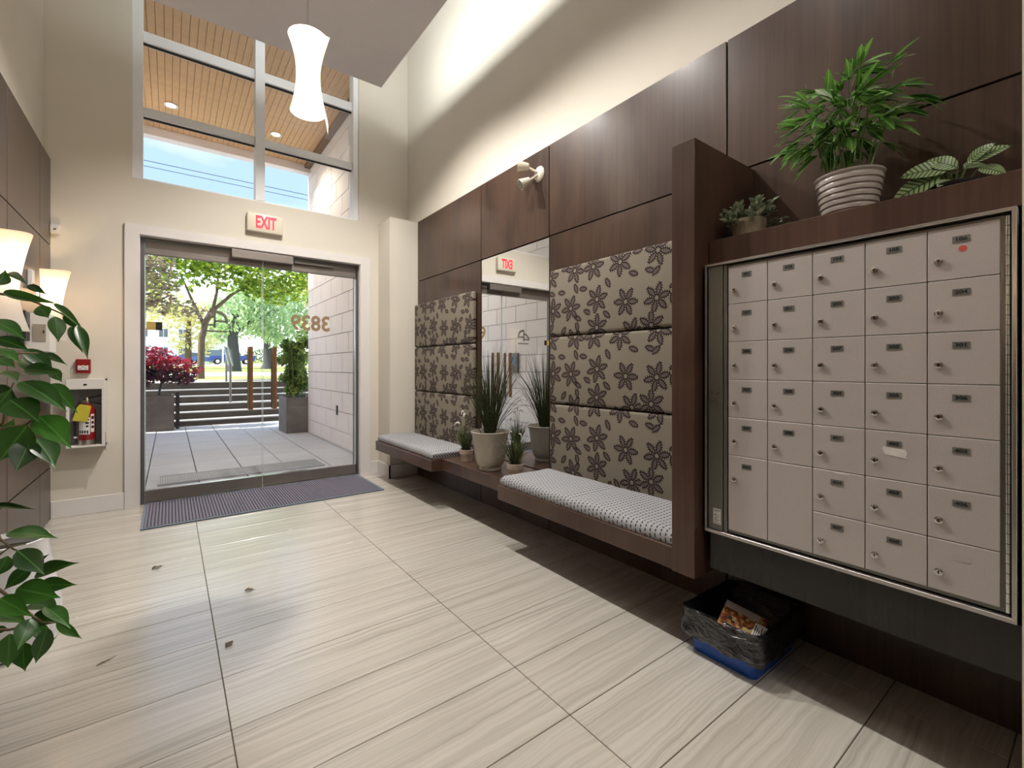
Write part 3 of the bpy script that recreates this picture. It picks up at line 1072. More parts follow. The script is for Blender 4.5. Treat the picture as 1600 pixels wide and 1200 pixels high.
# hinged panel that carries the doors
MB().box(XM + 0.006, 0.160, 0.532, XM + 0.024, 0.900, 1.558).build('door_panel', M['mail_frame'], mail)
hg = MB().tube([(XM - 0.001, 0.1645, 0.535), (XM - 0.001, 0.1645, 1.556)], 0.0042, 10).build('piano_hinge', M['chrome'], mail, smooth=True)
kn = MB()
for k in range(41):
    z = 0.535 + k * 0.0255
    kn.tube([(XM - 0.001, 0.1645, z - 0.0006), (XM - 0.001, 0.1645, z + 0.0006)], 0.0046, 10)
o = kn.build('hinge_gap', M['black'], hg)
o['kind'] = 'stuff'
# latch stile
st = MB().box(XM - 0.004, 0.914, 0.528, XM + 0.02, 0.972, 1.562).build('latch_stile', M['mail_frame'], mail, bevel=0.003, bseg=2)
MB().box(XM - 0.001, 0.898, 0.528, XM + 0.02, 0.911, 1.562).build('stile_strip', M['mail_frame'], mail, bevel=0.001, bseg=1)
for dy, dz in ((0.012, 0.022), (-0.012, 0.020), (0.012, -0.020), (-0.012, -0.022)):
    MB().disc((XM - 0.004, 0.944 + dy, 1.045 + dz), (-1, 0, 0), 0.0036, 0.002, 12).build('screw', M['chrome'], st)
lk = MB().disc((XM - 0.004, 0.945, 1.045), (-1, 0, 0), 0.0072, 0.006, 18).build('cylinder_lock', M['chrome'], st)
MB().disc((XM - 0.010, 0.944, 1.046), (-1, 0, 0), 0.0028, 0.0006, 10).build('keyhole', M['ink'], lk)
sk = MB().box(XM - 0.0047, 0.920, 0.552, XM - 0.004, 0.951, 0.612).build('sticker', M['paper'], st)
ln = MB()
for k, z in enumerate((0.604, 0.599, 0.588, 0.584, 0.577, 0.573, 0.569, 0.565, 0.560, 0.556)):
    ln.box(XM - 0.0050, 0.923 + 0.006 * (k % 3), z, XM - 0.0047, 0.948, z + (0.0022 if k in (0, 2) else 0.0012))
o = ln.build('print', M['ink'], st)
o['kind'] = 'stuff'

cy = [0.8925, 0.7490, 0.6060, 0.4630, 0.3190, 0.1770]
cz_ = [1.551 - 0.1440 * k for k in range(8)]
names = [['101', '103', '104', '105', '106'], ['107', '201', '202', '203', '204'], ['205', '206', '207', '208', '301'],
         ['302', '303', '304', '305', '306'], ['307', '308', '401', '402', '403'], ['Parcel', None, '404', '405', '406'], [None, None, '407', '408', '']]


def mail_door(c, z1, z0, number, blank=False):
    y1, y0 = cy[c] - 0.0012, cy[c + 1] + 0.0012
    z1, z0 = z1 - 0.0011, z0 + 0.0011
    d = MB().box(XM - 0.002, y0, z0, XM + 0.008, y1, z1).build('mailbox_door', M['mail'], mail, bevel=0.0012, bseg=1, origin=(XM, y0, z0))
    if blank:
        return d
    w = y1 - y0
    ly, lz = y1 - 0.165 * w, z1 - 0.0895
    L = MB().lathe([(0.0106, 0), (0.0106, 0.003), (0.0092, 0.0065), (0.0062, 0.0075), (0.0055, 0.006)], seg=20, m=Matrix.Rotation(-PI / 2, 3, 'Y'), c=(XM - 0.002, ly, lz)).build('lock', M['chrome'], d, smooth=True)
    # keyway
    kw = MB().box(XM - 0.0090, ly - 0.0012, lz - 0.0045, XM - 0.0078, ly + 0.0012, lz + 0.0018).disc((XM - 0.0079, ly, lz + 0.001), (-1, 0, 0), 0.0022, 0.0011, 10)
    kw.build('keyway', M['ink'], d)
    if number == '':
        MB().box(XM - 0.0026, y1 - 0.62 * w, z1 - 0.048, XM - 0.002, y1 - 0.36 * w, z1 - 0.030).build('bare_patch', M['paper_grey'], d)
        return d
    py, pz = y1 - 0.485 * w, z1 - 0.0355
    MB().box(XM - 0.0032, py - 0.0175, pz - 0.009, XM - 0.002, py + 0.0175, pz + 0.009).build('number_plate', M['plate'], d)
    wide = 1.25 if number != 'Parcel' else 0.95
    text(number, 0.0135 if number != 'Parcel' else 0.0105, 0.0002, 'number', M['ink'], d, face_mat((-0.0036, py - y0, pz - z0), (0, -1, 0), (0, 0, 1)), wide, 0.0005)
    return d


M['paper_grey'] = plain('bare_label_patch', (0.47, 0.44, 0.42), 0.5)
M['red_sticker'] = plain('red_sticker', (0.62, 0.10, 0.07), 0.5)
M['tape'] = plain('white_tape', (0.72, 0.70, 0.66), 0.6, var=0.08, vscale=60)
for r_ in range(7):
    for c_ in range(5):
        nm = names[r_][c_]
        if r_ == 6 and c_ < 2:
            continue
        if r_ == 5 and c_ < 2:
            d = mail_door(c_, cz_[5], cz_[7], nm, blank=(nm is None))
            if nm is None:
                d['label'] = 'tall blank grey panel without a lock'
            else:
                d['label'] = 'tall parcel locker door'
            continue
        d = mail_door(c_, cz_[r_], cz_[r_ + 1], nm)
        y0, z0 = cy[c_ + 1] + 0.0012, cz_[r_ + 1] + 0.0011
        if nm == '106':
            MB().lathe([(0.0001, 0), (0.0085, 0), (0.0085, 0.0005), (0.0001, 0.0005)], seg=20, close=False, m=Matrix.Rotation(-PI / 2, 3, 'Y'), c=(XM - 0.002, 0.247, 1.488)).build('red_sticker', M['red_sticker'], d)
        if nm == '402':
            MB().prism([(0.418, 0.928), (0.366, 0.924), (0.362, 0.912), (0.366, 0.905), (0.362, 0.899), (0.414, 0.906), (0.417, 0.915), (0.421, 0.921)], 'x', XM - 0.0028, XM - 0.002).build('torn_tape', M['tape'], d)
        if nm == '404':
            MB().box(XM - 0.0024, 0.505, 0.824, XM - 0.002, 0.545, 0.8265).build('tape_residue', M['tape'], d)
        if nm == '306':
            MB().prism([(0.277, 1.060), (0.272, 1.060), (0.270, 1.017), (0.276, 1.017)], 'x', XM - 0.0023, XM - 0.002).build('scratch', M['paper_grey'], d)

# shelf above and dark toe panel below the mailboxes
sh = thing('wall_shelf', 'deep dark wood shelf over the mailboxes carrying three plants', 'shelf', (1.96, 0.57, 1.58))
MB().box(1.762, 0.140, 1.585, XP, 0.996, 1.680).build('shelf_board', M['wood_bench'], sh, bevel=0.002, bseg=1, origin=(1.8, 0.14, 1.585))
tp = thing('toe_panel', 'glossy dark panel hanging under the mailboxes', 'panel', (1.73, 0.55, 0.37))
MB().box(1.722, 0.140, 0.370, 1.745, 0.966, 0.512).build('front_board', M['wood_dark'], tp)
MB().box(1.745, 0.140, 0.370, XP, 0.966, 0.385).build('bottom_board', M['wood_dark'], tp)

# ------------------------------------------------------------------ plants on the shelf
SH = 1.680


def blade_shape(w, peak=0.4, tip=1.0):
    def f(t):
        a = min(1.0, t / peak) if t < peak else max(0.0, 1 - ((t - peak) / (1 - peak)) ** 1.5)
        return max(0.0008, w * (math.sin(a * PI / 2)) ** 0.9)
    return f


LF_BAMBOO = leaf_mesh('bamboo_leaf', M['bamboo'], blade_shape(0.095, 0.35), 0.25, 0.25, 5)
LF_PALE = leaf_mesh('pale_leaf', M['bamboo_pale'], blade_shape(0.075, 0.35), 0.25, 0.25, 5)
LF_FICUS = leaf_mesh('ficus_leaf', M['ficus'], lambda t: 0.0015 if t > 0.995 else (0.24 * math.sin(PI * min(1, t * 1.12) ** 0.85) ** 0.85 if t < 0.80 else 0.24 * math.sin(PI * (0.80 * 1.12) ** 0.85) ** 0.85 * ((1 - t) / 0.2) ** 1.5 + 0.002), 0.22, 0.16, 10)
LF_SUCC = leaf_mesh('succulent_leaf', M['succulent'], blade_shape(0.26, 0.55), 0.2, 0.2, 4)
LF_CAL = leaf_mesh('prayer_plant_leaf', M['calathea'], lambda t: 0.012 + 0.21 * math.sin(PI * min(1, t * 1.0) ** 0.9) ** 0.8 if t < 0.985 else 0.002, 0.16, 0.35, 10)

# tall bamboo-like plant in the ribbed grey pot
BP = Vector((1.905, 0.560, SH))
bp = thing('bamboo_plant', 'bushy green bamboo plant in a ribbed pale pot, on the shelf over the mailboxes', 'plant', BP, 'potted plants on the shelf')
prof = [(0.068, 0.0), (0.072, 0.002)]
for k in range(7):
    z = 0.006 + k * 0.0195
    r = 0.072 + 0.026 * (z / 0.145)
    prof += [(r + 0.0035, z), (r + 0.0045, z + 0.007), (r + 0.0035, z + 0.0145), (r + 0.0005, z + 0.0185)]
prof += [(0.102, 0.147), (0.103, 0.152), (0.098, 0.153), (0.094, 0.146), (0.090, 0.128)]
MB().lathe(prof, seg=48, close=False).lathe([(0.001, 0.0), (0.068, 0.0)], seg=48, close=False).build('pot', M['ceramic'], bp, smooth=True, local=True)
MB().lathe([(0.001, 0.126), (0.0915, 0.128)], seg=32, close=False).build('soil', M['soil'], bp, local=True)
rng = random.Random(11)
stems = MB()
C0 = Vector((0.005, -0.01, 0.355))          # middle of the leafy mass above the shelf
for k in range(13):
    a = 2 * PI * k / 13 + rng.uniform(-.3, .3)
    p0 = Vector((math.cos(a) * 0.05 * rng.random(), math.sin(a) * 0.05, 0.125))
    e = C0 + Vector((math.cos(a) * 0.11, math.sin(a) * 0.15, rng.uniform(-0.02, 0.17)))
    stems.tube([p0, p0.lerp(e, 0.5) + Vector((0, 0, 0.04)), e], [0.0028, 0.0024, 0.0010], 5)
n_leaf = 0
for w_ in range(96):
    if n_leaf > 292:
        break
    zz = 1 - 1.75 * ((0.5 + w_ * 0.7548777) % 1.0)
    aa = 2 * PI * ((0.5 + w_ * 0.5698403) % 1.0)
    d = Vector((math.cos(aa) * math.sqrt(1 - zz * zz), math.sin(aa) * math.sqrt(1 - zz * zz), zz))
    rr = rng.uniform(0.25, 1.0) ** 0.7
    q = C0 + Vector((d.x * 0.15 * rr - 0.01, d.y * 0.165 * rr + 0.015, d.z * 0.19 * rr))
    if BP.x + q.x > 2.11 or q.z < 0.13:
        continue
    # a twig from the middle of the plant to a whorl of leaves
    c1 = Vector((q.x * 0.35, q.y * 0.35, q.z - 0.05))
    stems.tube([c1, c1.lerp(q, 0.6) + Vector((0, 0, 0.012)), q], [0.0009, 0.0008, 0.0005], 4)
    b = math.atan2(d.y, d.x)
    for j in range(4):
        bb = b + rng.uniform(-1.2, 1.2)
        L = rng.uniform(0.066, 0.118)
        v = (Vector((math.cos(bb), math.sin(bb), 0)) * 0.8 + d * 0.5 + Vector((0, 0, rng.uniform(-0.75, 0.30)))).normalized() * L
        if BP.x + (q + v).x > 2.15:
            v.x = -abs(v.x) * 0.6
        me = LF_PALE if rng.random() < 0.06 else LF_BAMBOO
        place(me, 'leaf', bp, q, frame_from(v, Vector((rng.uniform(-1.0, .1), rng.uniform(-.6, .6), 1))), (L, L * rng.uniform(1.0, 1.4), L))
        n_leaf += 1
stems.build('stems', M['stem'], bp, local=True)['kind'] = 'stuff'

# small leafy plant near the fin
SP = Vector((1.905, 0.902, SH))
sp = thing('leafy_plant', 'small grey-green leafy plant in a squat stone pot, on the shelf nearest the wood fin', 'plant', SP, 'potted plants on the shelf')
MB().lathe([(0.001, 0), (0.052, 0), (0.056, 0.004), (0.059, 0.03), (0.0625, 0.055), (0.064, 0.062), (0.0655, 0.07), (0.064, 0.088), (0.060, 0.089), (0.057, 0.078)], seg=36, close=False).build('pot', M['stone_pot'], sp, smooth=True, local=True)
MB().lathe([(0.001, 0.077), (0.0575, 0.078)], seg=24, close=False).build('soil', M['soil'], sp, local=True)
rng = random.Random(4)
stems = MB()
for k in range(37):
    a = rng.uniform(0, 2 * PI)
    e = rng.uniform(0.0, 1.45)
    d = Vector((math.cos(a) * math.cos(e), math.sin(a) * math.cos(e), math.sin(e) * 0.85))
    L = rng.uniform(0.055, 0.10)
    p0 = Vector((math.cos(a) * 0.03, math.sin(a) * 0.03, 0.078))
    p1 = p0 + d * L + Vector((0, 0, -0.012 if e < 0.5 else 0))
    p1.y = min(p1.y, 0.985 - SP.y)
    stems.tube([p0, (p0 + p1) / 2 + Vector((0, 0, 0.008)), p1], 0.0015, 4)
    for j in range(8):
        t = 0.4 + 0.6 * j / 7
        q = p0.lerp(p1, t)
        b = rng.uniform(0, 2 * PI)
        dd = (d + Vector((math.cos(b), math.sin(b), rng.uniform(-.2, .6))) * 0.9).normalized()
        if SP.y + q.y + dd.y * 0.045 > 0.990:
            dd.y = -abs(dd.y)
            q.y = min(q.y, 0.985 - SP.y)
        l = rng.uniform(0.024, 0.042)
        place(LF_SUCC, 'leaf', sp, q, frame_from(dd, Vector((rng.uniform(-.5, .5), rng.uniform(-.5, .5), 1))), (l, l, l))
stems.build('stems', M['stem'], sp, local=True)['kind'] = 'stuff'

# striped prayer plant at the shelf's outer end
CP = Vector((1.955, 0.300, SH))
cp = thing('prayer_plant', 'striped broad-leaved plant in a low black pot, on the shelf by the cream wall end', 'plant', CP, 'potted plants on the shelf')
MB().lathe([(0.001, 0), (0.042, 0), (0.050, 0.045), (0.054, 0.050), (0.054, 0.056), (0.050, 0.056), (0.047, 0.046)], seg=32, close=False).build('pot', M['black_plastic'], cp, smooth=True, local=True)
MB().lathe([(0.001, 0.045), (0.0475, 0.046)], seg=24, close=False).build('soil', M['soil'], cp, local=True)
cal = [((0.00, 0.01, 0.125), (-0.055, 0.135, 0.140), 1.0), ((0.0, -0.01, 0.12), (-0.01, 0.075, 0.185), 1.0), ((0.01, -0.03, 0.13), (-0.02, -0.095, 0.175), 0.9),
       ((0.0, -0.035, 0.125), (0.0, -0.135, 0.165), 0.8), ((0.01, -0.06, 0.105), (-0.02, -0.128, 0.065), 0.9), ((-0.01, 0.03, 0.105), (-0.07, 0.165, 0.045), 0.9),
       ((0.0, 0.02, 0.115), (-0.02, 0.125, 0.118), 0.9), ((0.02, 0.0, 0.11), (0.11, 0.02, 0.14), 0.9), ((0.0, 0.01, 0.085), (-0.07, 0.03, 0.060), 0.8), ((0.02, -0.02, 0.12), (0.10, -0.08, 0.15), 0.9)]
for b, t, w in cal:
    b, t = Vector(b) * 0.86, Vector(t) * 0.86
    MB().tube([(b.x * 0.2, b.y * 0.2, 0.045), (b.x * 0.6, b.y * 0.6, b.z * 0.65), tuple(b)], [0.0026, 0.0022, 0.0014], 5).build('stalk', M['stem'], cp, local=True)
    L = (t - b).length
    place(LF_CAL, 'leaf', cp, b, frame_from(t - b, Vector((-1.3, -0.2, 0.8))), (L, L * w * 1.35, L))

# ------------------------------------------------------------------ plants on the bench


def grass_blades(n, h0, h1, spread, r0, z0, rng, w=0.0022, xlim=None, curl=1.0, power=1.35):
    """thin tapering three-sided blades bending outwards"""
    mb = MB()
    for _ in range(n):
        a = rng.uniform(0, 2 * PI)
        rr = r0 * math.sqrt(rng.random())
        h = rng.uniform(h0, h1)
        s = spread * rng.random() ** 0.8
        k = 7
        pts = []
        for i in range(k):
            t = i / (k - 1)
            o = s * (t ** power)
            x = math.cos(a) * (rr + o)
            y = math.sin(a) * (rr + o)
            z = z0 + h * (t - 0.28 * curl * (s / max(spread, 1e-3)) ** 2 * t ** 4)
            if xlim is not None and x > xlim:
                x = xlim - (x - xlim) * 0.2
            pts.append((x, y, z))
        mb.tube(pts, [w * 0.7, w * 0.9, w * 0.95, w * 0.8, w * 0.6, w * 0.4, w * 0.12], 3, cap=False)
    return mb


GP = Vector((1.893, 2.770, BT))
gp = thing('grass_plant', 'tall dark grass in a large cream urn on the bench before the mirror', 'plant', GP, 'potted grasses on the bench')
MB().lathe([(0.001, 0), (0.082, 0), (0.086, 0.006), (0.082, 0.020), (0.080, 0.026), (0.096, 0.040), (0.108, 0.075), (0.117, 0.13), (0.126, 0.20), (0.134, 0.255), (0.144, 0.272), (0.146, 0.280), (0.140, 0.284), (0.132, 0.272), (0.126, 0.24)], seg=48, close=False).build('pot', M['ceramic_cream'], gp, smooth=True, local=True)
MB().lathe([(0.001, 0.245), (0.1265, 0.246)], seg=24, close=False).build('soil', M['soil'], gp, local=True)
rng = random.Random(21)
grass_blades(210, 0.42, 0.70, 0.27, 0.038, 0.24, rng, 0.0023, 0.225).build('blades', M['blade'], gp, local=True, smooth=True)['kind'] = 'stuff'
grass_blades(26, 0.25, 0.50, 0.34, 0.06, 0.24, rng, 0.0016, 0.225, 1.6).build('loose_blades', M['blade'], gp, local=True, smooth=True)['kind'] = 'stuff'


def small_pot(c, r):
    k = r / 0.056
    return MB().lathe([(0.001, 0), (0.040 * k, 0), (0.047 * k, 0.058), (0.0535 * k, 0.060), (0.056 * k, 0.094), (0.0515 * k, 0.095), (0.049 * k, 0.083)], seg=32, close=False)


for nm, c, r, lab, seed, hh in (('a', (1.905, 3.128, BT), 0.056, 'small grass with cream plumes in a clay pot beside the far seat cushion', 5, 0.30),
                                ('b', (1.895, 2.468, BT), 0.060, 'small spreading grass in a clay pot between the urn and the nearer cushion', 9, 0.34)):
    q = thing('small_grass_plant', lab, 'plant', c, 'potted grasses on the bench')
    small_pot(c, r).build('pot', M['terracotta'], q, smooth=True, local=True)
    MB().lathe([(0.001, 0.082), (r * 0.88, 0.083)], seg=20, close=False).build('soil', M['soil'], q, local=True)
    rng = random.Random(seed)
    xl = XP - 0.02 - c[0]
    grass_blades(95, 0.12, hh * 0.8, 0.085, 0.028, 0.08, rng, 0.0019, xl).build('blades', M['blade'], q, local=True, smooth=True)['kind'] = 'stuff'
    grass_blades(42, 0.16, hh, 0.19, 0.028, 0.08, rng, 0.0017, xl, 2.9).build('light_blades', M['blade_light'], q, local=True, smooth=True)['kind'] = 'stuff'
    plumes = [((0, 0.0), (-0.03, 0.15), 0.30), ((0, 0), (-0.03, 0.03), 0.40), ((0, 0), (-0.04, -0.03), 0.385), ((0, 0), (0.0, 0.05), 0.37)] if nm == 'a' else [((0, 0), (-0.01, 0.06), 0.31), ((0, 0), (0.02, -0.05), 0.30)]
    for _, (dx, dy), h in plumes:
        # a stalk that rises and nods over, the plume on its nodding end
        reach = math.hypot(dx, dy)
        ux, uy = (dx / reach, dy / reach)
        pts = []
        for i in range(13):
            t = i / 12
            s_ = reach * t ** 1.7
            z = 0.08 + (h - 0.08) * (1 - (1 - min(1.0, t / 0.8)) ** 2) - (max(0.0, t - 0.8) / 0.2) ** 2 * 0.030
            pts.append((ux * s_, uy * s_, z))
        MB().tube(pts[:9], 0.0012, 5).build('stalk', M['stem'], q, local=True)
        rad = 0.0078 if nm == 'a' else 0.0045
        MB().tube(pts[8:], [rad * 0.4, rad, rad, rad * 0.8, rad * 0.2], 8).build('plume', M['plume'], q, local=True, smooth=True)

# ------------------------------------------------------------------ waste bin
bx0, bx1, by0, by1, BH = 1.735, 2.075, 0.800, 1.055, 0.165
wb = thing('waste_bin', 'low blue bin lined with a black bag, on the floor under the mailboxes', 'bin', (1.9, 0.93, 0))


def rrect(x0, y0, x1, y1, r, n=6):
    pts = []
    for cx, cy_, a0 in ((x1 - r, y1 - r, 0), (x0 + r, y1 - r, 90), (x0 + r, y0 + r, 180), (x1 - r, y0 + r, 270)):
        for i in range(n + 1):
            a = math.radians(a0 + 90 * i / n)
            pts.append((cx + r * math.cos(a), cy_ + r * math.sin(a)))
    return pts


def loft(rings):
    mb = MB()
    n = len(rings[0])
    vs = [p for r in rings for p in r]
    fs = [(i * n + k, i * n + (k + 1) % n, (i + 1) * n + (k + 1) % n, (i + 1) * n + k) for i in range(len(rings) - 1) for k in range(n)]
    return mb.add(vs, fs)


def ring_at(grow, z, r=0.025):
    return [(x, y, z) for x, y in rrect(bx0 - grow, by0 - grow, bx1 + grow, by1 + grow, r)]


tub = loft([ring_at(0, 0.0), ring_at(0.012, BH * 0.96), ring_at(0.022, BH * 0.965), ring_at(0.022, BH), ring_at(0.008, BH), ring_at(-0.004, 0.008)])
nn = len(ring_at(0, 0))
tub.f.append(tuple(range(nn))[::-1])
tub.f.append(tuple(range(5 * nn, 6 * nn)))
tub.build('tub', M['blue'], wb, smooth=True)
rng = random.Random(3)


def bag_ring(grow, z, wob, seed, n=14):
    pts = rrect(bx0 - grow, by0 - grow, bx1 + grow, by1 + grow, 0.035, n)
    # even out along the straight sides
    P = [Vector((x, y, 0)) for x, y in pts]
    L = [0]
    for i in range(len(P)):
        L.append(L[-1] + (P[(i + 1) % len(P)] - P[i]).length)
    out = []
    N = 120
    for k in range(N):
        s = L[-1] * k / N
        i = max(j for j in range(len(P)) if L[j] <= s)
        t = (s - L[i]) / max(1e-9, L[i + 1] - L[i])
        p = P[i].lerp(P[(i + 1) % len(P)], t)
        nv = mnoise.noise(Vector((p.x * 14, p.y * 14, seed)))
        nw = mnoise.noise(Vector((p.x * 30, p.y * 30, seed + 5)))
        c = Vector(((bx0 + bx1) / 2, (by0 + by1) / 2, 0))
        d = (p - c).normalized()
        out.append((p.x + d.x * (nv * wob + nw * wob * 0.4), p.y + d.y * (nv * wob + nw * wob * 0.4), z + nw * wob * 0.6))
    return out


bag = loft([bag_ring(-0.06, 0.022, 0.01, 9), bag_ring(-0.03, 0.06, 0.02, 1), bag_ring(-0.012, 0.12, 0.014, 2), bag_ring(0.008, 0.172, 0.006, 3), bag_ring(0.022, 0.182, 0.005, 3.2), bag_ring(0.032, 0.176, 0.006, 3.4),
            bag_ring(0.034, 0.14, 0.012, 4.5), bag_ring(0.036, 0.11, 0.016, 5.2), bag_ring(0.040, 0.082, 0.012, 6.3), bag_ring(0.034, 0.068, 0.016, 7.1)])
bag.f.append(tuple(range(120)))
bo = bag.build('bin_liner', M['bag'], wb, smooth=True)
bo['label'] = 'crumpled glossy black bag folded over the rim'
# leaflet lying in the bin
lf = thing('leaflet', 'food leaflet with a white text label, lying in the blue bin', 'leaflet', (1.79, 0.87, 0.11))
lm = Matrix.Rotation(math.radians(8), 4, 'Z') @ Matrix.Rotation(math.radians(-24), 4, 'Y') @ Matrix.Rotation(math.radians(14), 4, 'X')
lf.matrix_basis = Matrix.Translation((1.768, 0.862, 0.186)) @ lm
MB().box(-0.058, -0.075, -0.0006, 0.058, 0.075, 0.0006).build('sheet', M['food'], lf, local=True)
MB().box(0.028, -0.05, 0.0006, 0.058, 0.075, 0.001).build('margin', M['paper_grey'], lf, local=True)
lb = MB().box(-0.058, -0.092, 0.0006, 0.022, -0.040, 0.0014).build('text_label', M['paper'], lf, local=True)
tx = MB()
for k in range(5):
    tx.box(-0.052 + 0.003 * (k % 2), -0.048 - 0.007 * k, 0.0014, 0.012 - 0.008 * (k % 3), -0.0450 - 0.007 * k, 0.0017)
tx.box(0.002, -0.087, 0.0014, 0.014, -0.081, 0.0017)
tx.build('print', M['ink'], lb, local=True)['kind'] = 'stuff'

# ------------------------------------------------------------------ lamps


def hourglass(rz, theta0=0.0, theta1=2 * PI, n=40, lip=0.0, seam_a=0.0):
    """sheet of opal glass: rz(t) gives the radius over the height t in 0..1; LIP lets the overlapping edge run out to points at top and bottom"""
    return rz


pend = thing('pendant_lamp', 'white twisted hourglass pendant lamp hanging before the tall window', 'lamp', (0.693, 3.04, 2.76))
PH, PZ = 0.47, 2.765


def pr_(t):
    return 0.064 + 0.036 * (abs(2 * t - 1) ** 2.0) * (1.0 if t < 0.5 else 1.25)


def shade_sheet(cx, cy_, z0, h, radius, a0, turns, n=60, m=18, lip=0.10):
    vs, fs = [], []
    for i in range(n + 1):
        s = i / n
        a = a0 + s * turns * 2 * PI
        over = max(0.0, (s - 0.86) / 0.14)
        for j in range(m + 1):
            t = j / m
            tt = t
            ext = lip * over ** 1.6
            z = z0 + h * t + (-ext if t < 0.5 else ext * 0.7) * abs(2 * t - 1) ** 3
            r = radius(t) * (1 + 0.05 * s) + over * 0.014 * abs(2 * t - 1) ** 1.5 + 0.004 * s
            vs.append((cx + r * math.cos(a), cy_ + r * math.sin(a), z))
    k = m + 1
    for i in range(n):
        for j in range(m):
            fs.append((i * k + j, (i + 1) * k + j, (i + 1) * k + j + 1, i * k + j + 1))
    return MB().add(vs, fs)


o = shade_sheet(0.693, 3.04, PZ, PH, pr_, math.radians(-25), 1.08).build('lamp_shade', M['opal'], pend, smooth=True)
MB().tube([(0.693, 3.04, PZ + 0.30), (0.693, 3.04, SOFFIT_Z0 - 0.02)], 0.005, 8).build('cord', M['chrome'], pend)
MB().lathe([(0.001, 0), (0.055, 0), (0.06, 0.006), (0.06, 0.022)], c=(0.693, 3.04, SOFFIT_Z0 - 0.022), seg=28).build('canopy', M['chrome'], pend, smooth=True)
hold = MB().lathe([(0.016, 0.24), (0.018, 0.30), (0.006, 0.33)], c=(0.693, 3.04, PZ), seg=18).build('lamp_holder', M['chrome'], pend, smooth=True)
MB().lathe([(0.002, 0.155), (0.018, 0.165), (0.026, 0.19), (0.022, 0.215), (0.014, 0.24)], c=(0.693, 3.04, PZ), seg=20).build('bulb', M['bulb'], pend, smooth=True)
WARM = (1.0, 0.90, 0.76)
l = point_light('pendant_glow', (0.693, 3.04, PZ + 0.22), 1.7, (1.0, 0.80, 0.55), 0.03)
for y in (3.04, 1.25, -0.55):
    point_light('pendant_beam', (0.693, y, PZ + 0.05), 0.9, WARM, 0.035)
for y in (1.25, -0.55):
    p2 = thing('pendant_lamp', 'white hourglass pendant lamp, %s in the row behind the window lamp' % ('second' if y > 0 else 'last'), 'lamp', (0.693, y, 2.76), 'pendant lamps')
    shade_sheet(0.693, y, PZ, PH, pr_, math.radians(-25), 1.08).build('lamp_shade', M['opal'], p2, smooth=True)
    MB().tube([(0.693, y, PZ + 0.30), (0.693, y, SOFFIT_Z0 - 0.02)], 0.005, 8).build('cord', M['chrome'], p2)
    MB().lathe([(0.001, 0), (0.055, 0), (0.06, 0.006), (0.06, 0.022)], c=(0.693, y, SOFFIT_Z0 - 0.022), seg=28).build('canopy', M['chrome'], p2, smooth=True)
pend['group'] = 'pendant lamps'
for y, pw_ in ((3.3, 1.3), (2.2, 0.9), (1.05, 0.22), (-0.3, 0.15)):
    q = MB().lathe([(0.048, 0), (0.075, 0.0), (0.075, -0.008), (0.048, -0.004)], c=(0.94, y, SOFFIT_Z0 - 0.0005), seg=24, close=False).build('recessed_downlight', M['white_plastic'], smooth=True)
    tag(q, 'round recessed downlight ring in the dropped ceiling, %s' % {3.3: 'nearest the entrance window', 2.2: 'above the large grass urn', 1.05: 'above the wood fin', -0.3: 'deepest in the lobby'}[y], 'lamp', 'recessed downlights')
    spot_light('downlight_beam', (0.94, y, SOFFIT_Z0 - 0.015), DOWN_W * pw_, (1.0, 0.95, 0.89), 136, 0.035)

# wall sconces: half-round opal shades


def sconce(y, lab, power=SCONCE_W):
    s_ = thing('wall_sconce', lab, 'lamp', (XL, y, 1.36), 'opal wall sconces')
    vs, fs = [], []
    m, n = 22, 26
    for i in range(n + 1):
        a = -PI / 2 + PI * i / n
        for j in range(m + 1):
            t = j / m
            r = 0.092 + 0.052 * max(0, (t - 0.38) / 0.62) ** 1.7 + 0.040 * max(0, (0.38 - t) / 0.38) ** 1.5
            vs.append((XL + 0.012 + r * 0.98 * math.cos(a), y + r * math.sin(a), 1.36 + 0.50 * t + 0.012 * math.cos(2 * a) * (t - 0.3)))
    k = m + 1
    for i in range(n):
        for j in range(m):
            fs.append((i * k + j, (i + 1) * k + j, (i + 1) * k + j + 1, i * k + j + 1))
    MB().add(vs, fs).build('lamp_shade', M['opal'], s_, smooth=True)
    MB().box(XL, y - 0.055, 1.44, XL + 0.014, y + 0.055, 1.76).build('back_plate', M['white_plastic'], s_, bevel=0.003)
    MB().tube([(XL + 0.01, y, 1.58), (XL + 0.05, y, 1.58), (XL + 0.05, y, 1.60)], 0.009, 10).build('arm', M['chrome'], s_, smooth=True)
    MB().lathe([(0.012, 0), (0.012, 0.02), (0.022, 0.045), (0.020, 0.07), (0.002, 0.085)], c=(XL + 0.05, y, 1.60), seg=16).build('bulb', M['bulb'], s_, smooth=True)
    point_light('sconce_glow', (XL + 0.062, y, 1.70), power, (1.0, 0.72, 0.44) if power == SCONCE_W else (1.0, 0.86, 0.70), 0.03)


sconce(3.44, 'white glass wall sconce nearer the ficus leaves')
sconce(4.60, 'white glass wall sconce in the corner beside the entrance wall')
sconce(2.28, 'unseen white glass wall sconce added as side fill, on the panels behind the ficus', 2.5)  # unseen lamp, added for side fill from the panelled wall
sconce(0.35, 'unseen white glass wall sconce added to brighten the mailboxes opposite', 25.0)  # unseen strong lamp, added to brighten the mailbox fronts

